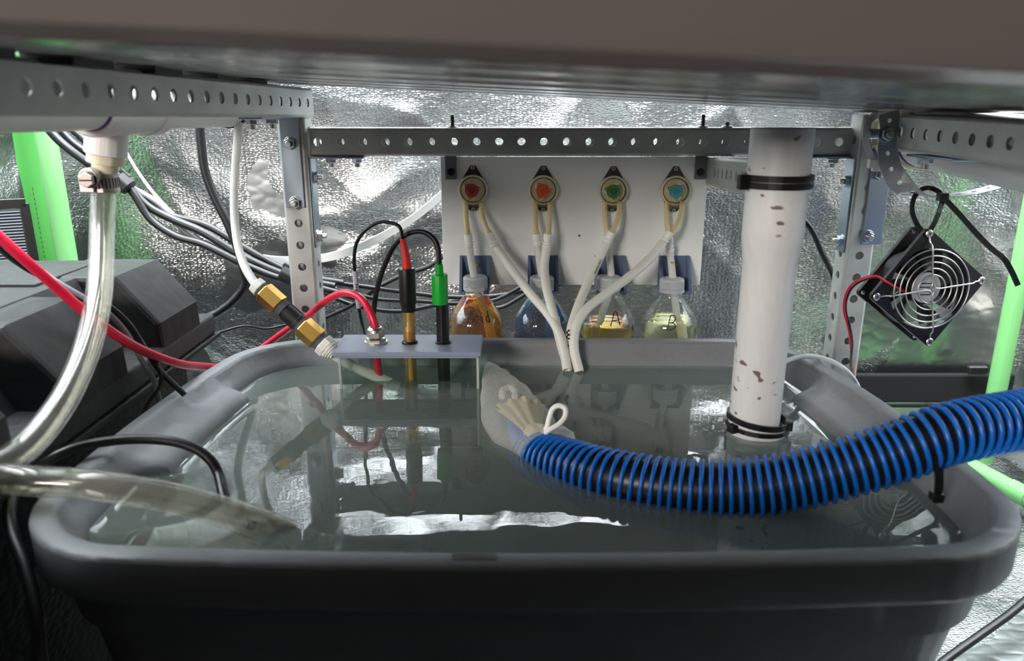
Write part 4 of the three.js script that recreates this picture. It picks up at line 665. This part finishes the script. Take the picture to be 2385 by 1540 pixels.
  part('brass_fitting', [orient(hex(0.0095, 0.014, 0.001), V(1, -0.15, 0), at(775, 1276, .437)), orient(cyl(0.0075, 0.03, 24), V(1, -0.15, 0), at(740, 1268, .437))], mat.brass, pm);
  const pole = [];
  single('power_cord', tube([at(150, 1700, .34), at(95, 1540, .36), at(86, 1430, .37), at(58, 1320, .385), at(28, 1240, .40), at(22, 1180, .415), at(50, 1120, .44), at(110, 1072, .465), at(180, 1042, .48), at(260, 1027, .49), at(340, 1023, .495), at(410, 1030, .497), at(460, 1048, .497), at(492, 1074, .495), at(507, 1100, .492), at(520, 1150, .475), at(545, 1220, .455), at(700, 1300, .44), V(pc.x - 0.02, pc.y - 0.02, pc.z)], 0.0037, { n: 240 }), mat.cable, 'thick black power cord running over the left tub rim into the water', 'cord');
}
// ---------------------------------------------------------------- pipe, strap and ties on the right
{
  const pa = V(0.420, HC - 0.0215, -0.865), pb = V(0.416, HC - 0.0500, -0.30), pd = pb.clone().sub(pa), L = pd.length(); pd.normalize();
  const t = thing('drain_pipe', 'horizontal white pipe under the right side beam, held by a metal strap', 'pipe', V(0.44, HC - 0.06, -0.6));
  part('pipe_wall', orient(cyl(0.0300, L, 44, 0.001), pd, pa), mat.pvcPlain, t);
  part('coupling', orient(lathe([[0.0298, 0], [0.0325, 0.0006], [0.0335, 0.002], [0.0335, 0.038], [0.0325, 0.040], [0.0298, 0.0405]], 44, 0.4), pd, pa.clone().addScaledVector(pd, 0.035)), mat.cream, t);
  part('primer_ring', orient(lathe([[0.0302, 0], [0.0306, 0.0004], [0.0306, 0.005], [0.0302, 0.0054]], 44, 0.4), pd, pa.clone().addScaledVector(pd, 0.080)), mat.purple, t, 'purple primer ring');
  // perforated strap
  const sc = curve([at(2069, 262, .722), at(2074, 300, .722), at(2068, 335, .722), at(2069, 365, .72), at(2078, 398, .716), at(2102, 432, .712), at(2140, 452, .71), at(2190, 457, .71), at(2245, 452, .712), at(2300, 440, .716), at(2350, 424, .72), at(2400, 395, .73), at(2430, 350, .735)]);
  const SW = 0.0088, HR = 0.0022, cell = 0.0150, SL = sc.getLength(), cells = Math.floor(SL / cell), pos = [], idx = [];
  const upS = (u) => V(0.05 + 0.05 * u, 0.15, 1);
  const put = (s, b, h) => { const u = Math.min(1, Math.max(0, s / SL)), p = sc.getPointAt(u), T = sc.getTangentAt(u), w = V(0.75 - 0.75 * smooth(0.25, 0.5, u), 0, 0.66 * 1.0 * smooth(0.15, 0.5, u) + 0.05); w.addScaledVector(T, -w.dot(T)).normalize(); const n = T.clone().cross(w).normalize(); return p.addScaledVector(w, b).addScaledVector(n, h); };
  for (let c = 0; c < cells; c++) { const s0 = c * cell, m = 32; for (const side of [0.0006, -0.0006]) { const b0 = pos.length / 3; for (let k = 0; k < m; k++) { const a = k / m * 2 * Math.PI, ca = Math.cos(a), sa = Math.sin(a), sq = 1 / Math.max(Math.abs(ca), Math.abs(sa)); for (const [x, y] of [[ca * sq * cell / 2, sa * sq * SW], [ca * HR, sa * HR]]) { const p = put(s0 + cell / 2 + x, y, side); pos.push(p.x, p.y, p.z); } } for (let k = 0; k < m; k++) { const a = b0 + k * 2, b = b0 + ((k + 1) % m) * 2; idx.push(a, b, a + 1, b, b + 1, a + 1); } } }
  const g = new THREE.BufferGeometry(); g.setAttribute('position', new THREE.Float32BufferAttribute(pos, 3)); g.setIndex(idx); g.computeVertexNormals();
  const edge = b => { const q = []; for (let i = 0; i <= 120; i++) q.push(put(i / 120 * cells * cell, b, 0)); return sweep(q, rectp(0.0009, 0.0013), {}); };
  const st = thing('hanger_strap', 'perforated steel hanger strap looped under the white pipe on the right', 'strap', at(2190, 457, .71));
  part('strap_band', [NI(g), edge(SW), edge(-SW)], M({ color: 0xc2c4c6, roughness: 0.5, metalness: 0.5 }), st);
  nut('nut', at(2064, 312, .716), DZ, st, 0.003); part('bolt', orient(lathe([[0, 0], ...Array.from({ length: 14 }, (_, i) => [i % 2 ? 0.0040 : 0.0048, i * 0.0012]), [0, 0.0170]], 20, 0.2), V(-1, 0, 0.1), at(2058, 312, .725)), mat.plate, st);
  const wt = thing('cable_tie', 'white nylon cable tie hanging at the right end of the cross beam', 'cable tie', at(2036, 392, .73));
  part('band', strip([at(2052, 268, .75), at(2036, 272, .735), at(2020, 290, .725), at(2016, 318, .722), at(2022, 348, .722), at(2033, 372, .724), at(2037, 384, .725)], 0.0056, 0.0014, { n: 40, up: V(-0.3, 0, 1) }), mat.nylon, wt);
  part('band', strip([at(2052, 268, .75), at(2040, 280, .765), at(2036, 310, .77), at(2038, 340, .765)], 0.0056, 0.0014, { n: 24, up: V(-0.2, 0, 1) }), mat.cream, wt);
  part('head', [move(rbox(0.0115, 0.0085, 0.008, 0.001), at(2037, 381, .724)), move(rbox(0.007, 0.004, 0.004, 0.0008), at(2039, 394, .722))], mat.nylon, wt);
  // long black tie carrying the fan
  const bt = thing('cable_tie', 'long black cable tie looping from the metal strap down to the fan', 'cable tie', at(2195, 460, .70));
  part('band', strip([at(2172, 545, .69), at(2150, 540, .695), at(2132, 515, .70), at(2124, 485, .705), at(2132, 455, .71), at(2152, 439, .712), at(2176, 441, .708), at(2194, 456, .703), at(2190, 485, .695), at(2178, 515, .69), at(2166, 538, .688)], 0.0042, 0.0014, { n: 80, up: V(0, 0.2, 1) }), mat.black, bt);
  part('head', move(rbox(0.0085, 0.0075, 0.008, 0.001), at(2195, 459, .700)), mat.black, bt);
  part('tail', strip([at(2200, 463, .698), at(2235, 500, .69), at(2275, 545, .682), at(2310, 580, .675), at(2338, 603, .67), at(2356, 632, .668), at(2371, 665, .666)], 0.0046, 0.0013, { n: 60, up: V(-0.3, 0.3, 1) }), mat.black, bt);
}
// ---------------------------------------------------------------- small fan
{
  const roll = 7.6 * Math.PI / 180 + Math.PI / 4, c = at(2163, 672, 0.672), S = 0.080;
  const t = new THREE.Group(); t.name = numbered('cooling_fan'); t.position.copy(c); t.rotation.set(-0.06, 0.10, 0); scene.add(t);
  tag(t, 'small square black fan with a wire guard hanging cornerwise on the right', 'fan');
  const local = (name, geo, m, parent = t) => { const o = shade(new THREE.Mesh(Array.isArray(geo) ? merge(geo) : geo, m)); o.name = name; parent.add(o); return o; };
  const rz = g => g.rotateZ(roll);
  const sq = r => { const h = S / 2, q = []; for (const [x, y, a] of [[1, 1, 0], [-1, 1, 1], [-1, -1, 2], [1, -1, 3]]) for (let i = 0; i <= 5; i++) { const u = (a + i / 5) * Math.PI / 2; q.push([x * (h - r) + r * Math.cos(u), y * (h - r) + r * Math.sin(u)]); } return q; };
  const fl = z => { const g = ext(sq(0.004), 0.0042, 0.0003, [[0, 0, 0.0375], ...[[1, 1], [1, -1], [-1, 1], [-1, -1]].map(([x, y]) => [x * 0.0358, y * 0.0358, 0.0020])], 40); g.translate(0, 0, z); return rz(g); };
  local('frame', [fl(-0.0045), fl(-0.0255), (() => { const g = lathe([[0.0372, -0.0255], [0.0388, -0.0255], [0.0388, -0.0003], [0.0372, -0.0003], [0.0372, -0.0255]], 56, 0.4); return g.rotateX(Math.PI / 2); })()], mat.black);
  const struts = []; for (let i = 0; i < 4; i++) { const g = rbox(0.004, 0.024, 0.003, 0.0006, 1); g.translate(0, 0.026, -0.0235); g.rotateZ(i * Math.PI / 2 + 0.6); struts.push(g); } local('strut', struts, mat.black);
  const hub = local('hub', lathe([[0, -0.004], [0.0150, -0.0042], [0.0160, -0.006], [0.0160, -0.022], [0, -0.022]], 40, 0.4).rotateX(Math.PI / 2).rotateX(0), mat.black); hub.geometry.rotateX(0);
  for (let i = 0; i < 7; i++) { const pos = [], id = [], n = 8; for (let a = 0; a <= n; a++) for (let b = 0; b <= n; b++) { const r = 0.0155 + (0.0355 - 0.0155) * a / n, th = i * 0.8976 + (b / n) * 0.72 + 0.25 * a / n, z = -0.0075 - 0.0115 * (b / n) + 0.002 * Math.sin(b / n * 3.1); pos.push(r * Math.cos(th), r * Math.sin(th), z); } for (let a = 0; a < n; a++) for (let b = 0; b < n; b++) { const k = a * (n + 1) + b; id.push(k, k + 1, k + n + 1, k + 1, k + n + 2, k + n + 1); }
    const m = pos.length / 3, p2 = []; for (let q = 0; q < m; q++) p2.push(pos[q * 3], pos[q * 3 + 1], pos[q * 3 + 2] - 0.0012); const g = new THREE.BufferGeometry(); g.setAttribute('position', new THREE.Float32BufferAttribute([...pos, ...p2], 3)); g.setIndex([...id, ...id.map((_, q) => id[q - q % 3 + [0, 2, 1][q % 3]] + m)]); g.computeVertexNormals(); local('blade', NI(g), mat.black); }
  const labelMat = M({ color: 0xb9bab8, roughness: 0.4, metalness: 0.4 });
  local('hub_label', cyl(0.0142, 0.0004, 36, 0.0001).rotateX(Math.PI / 2).translate(0, 0, -0.0041), labelMat, hub);
  local('label_print', [[0, 0.004, 0.010], [0, 0.0005, 0.013], [0, -0.003, 0.008], [0, -0.0065, 0.010]].map(([x, y, w]) => rbox(w, 0.0011, 0.0001, 0.00004, 1).translate(x, y, -0.0036)), mat.ink, hub);
  const wire = (pts, r, n = 60, closed = false) => tube(pts, r, { n, rad: 8, closed });
  for (const r of [0.0132, 0.0190, 0.0247, 0.0305, 0.0362]) { const q = []; for (let i = 0; i < 40; i++) { const a = i / 40 * 2 * Math.PI; q.push(V(r * Math.cos(a), r * Math.sin(a), 0.0042)); } local('guard_ring', wire(q, 0.0007, 110, true), mat.steel); }
  for (let i = 0; i < 4; i++) { const a = roll + Math.PI / 4 + i * Math.PI / 2, d = V(Math.cos(a), Math.sin(a), 0), e = V(-Math.sin(a), Math.cos(a), 0); const f = (x, y, z) => d.clone().multiplyScalar(x).addScaledVector(e, y).add(V(0, 0, z)); local('guard_spoke', wire([f(0.0470, 0, 0.0015), f(0.0425, 0, 0.0025), f(0.0395, 0, 0.0054), f(0.020, 0, 0.0056), f(0.006, 0, 0.0056), f(0.0025, 0.0012, 0.0056), f(0.0012, 0.0045, 0.0056)], 0.0008, 40), mat.steel);
    const s = local('screw', cyl(0.0035, 0.0018, 22, 0.0007).rotateX(Math.PI / 2).translate(d.x * 0.0506, d.y * 0.0506, 0.0004), mat.steel); local('screw_slot', [rbox(0.0038, 0.0007, 0.0003, 0.0001, 1), rbox(0.0007, 0.0038, 0.0003, 0.0001, 1)].map(g => g.rotateZ(0.4 + i).translate(d.x * 0.0506, d.y * 0.0506, 0.0023)), mat.ink, s); }
  single('fan_wire', tube([at(2110, 680, .682), at(2085, 668, .672), at(2062, 655, .665), at(2040, 643, .664), at(2012, 648, .668), at(1985, 662, .675), at(1969, 690, .68), at(1966, 725, .685), at(1975, 760, .69), at(1981, 800, .70), at(1984, 850, .715), at(1990, 885, .73), at(2000, 960, .75)], 0.0011, { n: 120, rad: 8 }), mat.redTube, 'thin red wire of the small fan, hanging down along the right post', 'wire');
  single('fan_wire', tube([at(2100, 676, .682), at(2072, 662, .670), at(2040, 646, .668), at(2015, 651, .672), at(1988, 667, .679), at(1973, 693, .684), at(1970, 725, .689), at(1979, 760, .688), at(1985, 800, .698), at(1981, 850, .713), at(1987, 885, .732), at(1996, 960, .75)], 0.0011, { n: 120, rad: 8 }), mat.cable, 'thin black wire of the small fan, twisted with the red one', 'wire');
}
// ---------------------------------------------------------------- black bin on the left
{
  const t = thing('storage_bin', 'big black plastic storage bin with a ribbed lid, left of the tub', 'bin', V(-0.5, 0, -0.5));
  const XR = -0.316, D0 = 0.215, D1 = 0.772;
  const bx = (x0, x1, a0, a1, d0, d1, r = 0.004) => move(rbox(x1 - x0, a1 - a0, d1 - d0, r, 2), V((x0 + x1) / 2, HC - (a0 + a1) / 2, -(d0 + d1) / 2));
  part('bin_body', bx(-0.655, XR - 0.022, 0.232, HC - 0.010, D0 + 0.02, D1 - 0.025, 0.012), mat.bin, t);
  const lid = part('lid', [bx(-0.668, XR, 0.206, 0.228, D0, D1, 0.004), bx(-0.668, XR + 0.003, 0.2275, 0.2325, D0 - 0.003, D1 + 0.003, 0.0015)], mat.bin, t);
  const slope = (d0, d1, prof, b = 0.003) => { const g = ext(prof.map(([x, d]) => [x, -d]), d1 - d0 - 2 * b, b); g.translate(0, HC, -d1 + b); return g; };
  part('raised_top', [slope(0.25, 0.735, [[-0.64, 0.142], [-0.386, 0.142], [-0.350, 0.212], [-0.655, 0.212]])], mat.bin, lid);
  part('top_panel', bx(-0.60, -0.40, 0.1395, 0.1425, 0.615, 0.70, 0.001), mat.bin, lid);
  for (const [a, b, h] of [[0.650, 0.738, 0.141], [0.498, 0.588, 0.143], [0.345, 0.440, 0.144]]) part('lid_rib', slope(a, b, [[-0.42, h], [-0.352, h], [-0.3175, 0.184], [-0.3165, 0.215], [-0.42, 0.215]], 0.004), mat.bin, lid);
}
// ---------------------------------------------------------------- green tent poles, vent, floor band
{
  const a = at(82, 280, 1.00), b = at(160, 620, 1.00); a.x = b.x = -0.593; a.z = b.z = -0.99;
  const pole = (p, q, r, label, extra = []) => { const t = thing('tent_pole', label, 'pole', q.clone()); const d = p.clone().sub(q), L = d.length(); part('pole_tube', orient(lathe([[0, 0], [r, 0], [r, L], [0, L]], 28, 0.4), d, q), mat.pole, t); for (const f of extra) { const s = part('joint_sleeve', orient(lathe([[r, 0], [r + 0.0012, 0.0004], [r + 0.0012, 0.03], [r, 0.0304]], 28, 0.4), d, q.clone().addScaledVector(d, f)), mat.pole, t); part('rivet', move(NI(new THREE.SphereGeometry(0.003, 12, 8)), q.clone().addScaledVector(d, f).add(V(0, r, 0.004))), mat.steel, s); } return t; };
  pole(V(-0.597, 1.6, -0.985), V(-0.593, 0.02, -0.99), 0.0128, 'upright green tent pole in the left back corner');
  const rp = at(2352, 750, 1.0); pole(V(rp.x + 0.004, 1.6, -1.0), V(rp.x, 0.03, -1.0), 0.0125, 'upright green tent pole in the right back corner');
  const f0 = at(2275, 1030, 0.98), f1 = at(2385, 1140, 0.90); f0.y = f1.y = 0.028; const fd = f1.clone().sub(f0).normalize();
  pole(f0.clone().addScaledVector(fd, 0.7), f0, 0.0125, 'green tent floor pole lying along the right edge of the floor', [0.09]);
  const cornerMat = M({ color: 0x4c9a48, roughness: 0.45, metalness: 0.3, bumpMap: leatherTex, bumpScale: 0.0004 });
  const fab = (name, pts, label) => { const pos = [], idx = [], n = 40; pts.forEach(() => 0); const [A, B, C, D] = pts; for (let j = 0; j <= n; j++) for (let i = 0; i <= 8; i++) { const p = A.clone().lerp(B, i / 8).lerp(D.clone().lerp(C, i / 8), j / n); p.z += 0.004 * noise.noise(p.x * 40, p.y * 14, 2); p.x += 0.006 * noise.noise(p.y * 12, p.z * 9, 4); pos.push(p.x, p.y, p.z); } for (let j = 0; j < n; j++) for (let i = 0; i < 8; i++) { const k = j * 9 + i; idx.push(k, k + 1, k + 9, k + 1, k + 10, k + 9); } const g = new THREE.BufferGeometry(); g.setAttribute('position', new THREE.Float32BufferAttribute(pos, 3)); g.setIndex(idx); g.computeVertexNormals(); const back = NI(g.clone()); back.translate(0, 0, -0.0015); return single(name, [NI(g), back], cornerMat, label, 'fabric'); };
  fab('corner_fabric', [V(-0.640, 0.05, -0.995), V(-0.618, 0.05, -1.035), V(-0.618, 1.4, -1.035), V(-0.640, 1.4, -0.995)], 'green corner fabric behind the left tent pole');
  const vp = at(30, 545, 0.955), vt = thing('vent_patch', 'black mesh vent patch with a stitched border on the left tent wall', 'vent', V(vp.x, vp.y - 0.04, vp.z));
  const frame = V(1, 0, 0.25).normalize(); const turn = Math.atan2(-0.25, 1) * -1;
  const pl = (w, h, d, x, y, z) => { const g = rbox(w, h, d, Math.min(w, h, d) * 0.3, 1); g.translate(x, y, z); g.rotateY(0.5); g.translate(vp.x, vp.y, vp.z); return g; };
  part('mesh_panel', pl(0.07, 0.085, 0.002, -0.022, -0.012, 0), mat.blackMatte, vt);
  const rb = []; for (let i = 0; i < 22; i++) rb.push(pl(0.068, 0.0016, 0.0012, -0.022, 0.028 - i * 0.0038, 0.0014)); part('mesh_ribs', rb, mat.greyClip, vt);
  part('border', [pl(0.010, 0.10, 0.0024, 0.0185, -0.012, 0.0002), pl(0.08, 0.012, 0.0024, -0.02, 0.038, 0.0002)], mat.darkSteel, vt);
  const stt = []; for (let i = 0; i < 22; i++) stt.push(pl(0.0008, 0.004, 0.0006, 0.030, 0.055 - i * 0.0062, 0.0008)); part('stitching', stt, mat.ink, vt);
  const s0 = at(1990, 898, 1.066), s1 = at(2330, 898, 1.066);
  const bnd = thing('fastening_strip', 'black fabric strip along the bottom of the back tent wall at right', 'strip', V((s0.x + s1.x) / 2, s0.y - 0.02, -1.055));
  part('strip_fabric', move(rbox(0.24, 0.044, 0.012, 0.003, 2), V((s0.x + s1.x) / 2, s0.y, -1.056)), M({ color: 0x050505, roughness: 1 }), bnd);
  part('buckle', move(rbox(0.028, 0.013, 0.010, 0.003, 2), at(2276, 862, 1.04)), mat.black, bnd);
  part('hem', move(rbox(0.24, 0.006, 0.006, 0.002, 1), V((s0.x + s1.x) / 2, s0.y - 0.026, -1.050)), M({ color: 0x050505, roughness: 1 }), bnd);
}
// ---------------------------------------------------------------- cables
{
  const C = (name, r, m, label, cat, pts, D, group, n = 110) => single(name, tube(pts.map((p, i) => at(p[0], p[1], p[2] ?? D)), r, { n, rad: 10 }), m, label, cat, group);
  C('cable', 0.0052, mat.cable, 'first black cable from the upper left to the black wrap by the clear hose', 'cable', [[90, 270], [130, 320], [180, 362], [240, 402], [290, 427], [345, 480], [400, 510], [470, 540], [560, 595], [640, 632], [690, 650], [780, 668]], 0.93);
  C('cable', 0.0046, mat.cable, 'thin black cable lying just above the first, rising out of the top left', 'cable', [[120, 278], [165, 328], [215, 365], [285, 420], [330, 455], [395, 500], [480, 525], [560, 572], [630, 612], [690, 640], [800, 660]], 0.945);
  C('cable', 0.0046, mat.cable, 'black cable sagging lowest between the two black cable wraps', 'cable', [[168, 300], [205, 335], [280, 415], [310, 450], [350, 510], [410, 550], [470, 568], [560, 612], [640, 645], [700, 660], [850, 700]], 0.92);
  C('cable', 0.0040, mat.greyCable, 'dark grey cable between the two black cable wraps', 'cable', [[290, 430], [370, 475], [440, 548], [500, 585], [570, 622], [650, 648], [705, 655]], 0.935);
  for (const [a, b, l] of [[[276, 414], [303, 438], 'short black wrap around the cables just right of the hose clamp'], [[655, 634], [684, 650], 'black wrap around the cables beside the left post']]) { const p = at(a[0], a[1], .915), q = at(b[0], b[1], .915), d = q.clone().sub(p); const w = thing('cable_wrap', l, 'cable wrap', p); part('sleeve', orient(cyl(0.0108, d.length(), 24, 0.0015), d, p), mat.blackMatte, w); part('flap', orient(rbox(0.006, d.length() * 0.8, 0.004, 0.001), d, p.clone().lerp(q, 0.5).add(V(0.002, 0.0105, 0))), mat.blackMatte, w); }
  C('black_hose', 0.0053, mat.cable, 'black hose hanging from the beam behind the translucent white tube', 'hose', [[464, 270], [468, 330], [478, 400], [500, 460], [530, 520], [552, 575], [568, 630], [572, 662], [545, 700], [510, 727], [478, 745], [440, 800]], 0.90);
  single('white_ribbon', sweep(curve([[270, 300], [300, 365], [350, 440], [410, 505], [470, 545], [540, 580], [590, 597], [640, 606], [700, 606], [770, 598], [840, 575], [900, 546], [960, 510], [1005, 475], [1030, 452], [1080, 420]].map(([x, y]) => at(x, y, 0.975))).getSpacedPoints(120), rectp(0.0012, 0.009), { up: (u) => V(0, 1, 0.15), crease: 0.6, scale: u => 0.45 + 0.75 * smooth(0.1, 0.5, u) - 0.25 * smooth(0.65, 1, u) }), mat.hdpe, 'flat white ribbon sagging across the back wall behind the left post', 'ribbon');
  C('cable', 0.0030, mat.cable, 'black cable along the back just above the tub between post and bottles', 'cable', [[700, 640], [760, 655], [850, 668], [960, 683], [1050, 692], [1150, 690], [1230, 676], [1330, 655], [1400, 620]], 0.955);
  C('cable', 0.0030, mat.cable, 'lowest black cable looping behind the probes', 'cable', [[720, 660], [770, 690], [840, 715], [930, 726], [1010, 712], [1080, 700], [1160, 718], [1210, 695], [1260, 660]], 0.965);
  C('cable', 0.0030, mat.cable, 'black cable rising behind the green capped probe', 'cable', [[760, 740], [820, 712], [880, 670], [940, 640], [1000, 620], [1040, 590], [1060, 570]], 0.96);
  C('cable', 0.0028, mat.cable, 'middle black cable of those behind the probes', 'cable', [[740, 670], [800, 678], [880, 697], [980, 702], [1060, 707], [1150, 700], [1230, 660]], 0.95);
  C('cable', 0.0034, mat.cable, 'black cable dropping from behind the pipe to the right post', 'cable', [[1860, 500], [1890, 535], [1915, 590], [1940, 640], [1955, 690, .885], [1960, 760, .86]], 0.90);
  C('cable', 0.0016, mat.cable, 'thin black cable running from the bin lid to the left post', 'cable', [[440, 800, .765], [478, 786, .775], [520, 772, .79], [570, 760, .81], [620, 766, .83], [670, 757, .85], [725, 750, .862]], 0.8);
  C('cable', 0.0022, mat.greyCable, 'grey cable running over the black bin beside the red tube', 'cable', [[-60, 560, .52], [30, 585, .56], [75, 615, .58], [130, 655, .58], [190, 690, .585], [240, 720, .59], [290, 770, .60], [330, 840, .60], [360, 890, .60], [372, 940, .595], [380, 1000, .59]], 0.58);
  C('cable', 0.0025, mat.cable, 'thick black cable beside the grey one on the black bin', 'cable', [[-40, 540, .52], [20, 596, .555], [70, 630, .575], [120, 655, .585], [180, 690, .592], [250, 712, .605], [300, 755, .61], [330, 800, .61], [370, 860, .60], [430, 920, .595]], 0.58);
  C('cable', 0.0016, mat.cable, 'thin black cable crossing the edge of the black bin by the tub', 'cable', [[300, 790, .60], [350, 835, .60], [374, 870, .597], [372, 900, .595], [345, 940, .59], [330, 980, .58]], 0.6);
  C('white_cable', 0.0023, mat.whiteCable, 'thin white cable arching over the right tub rim behind the tall pipe', 'cable', [[1790, 870, .66], [1815, 850, .67], [1840, 838, .68], [1875, 830, .69], [1915, 834, .70], [1950, 848, .705], [1980, 872, .705], [2000, 905, .705], [2010, 950, .70]], 0.69);
  C('floor_cable', 0.0042, mat.cable, 'black cable lying on the foil floor at the lower right', 'cable', [[2120, 1610, .58], [2200, 1540, .61], [2280, 1482, .635], [2350, 1432, .66], [2420, 1375, .69], [2560, 1290, .75]], 0.62);
}
renderer.render(scene, camera);
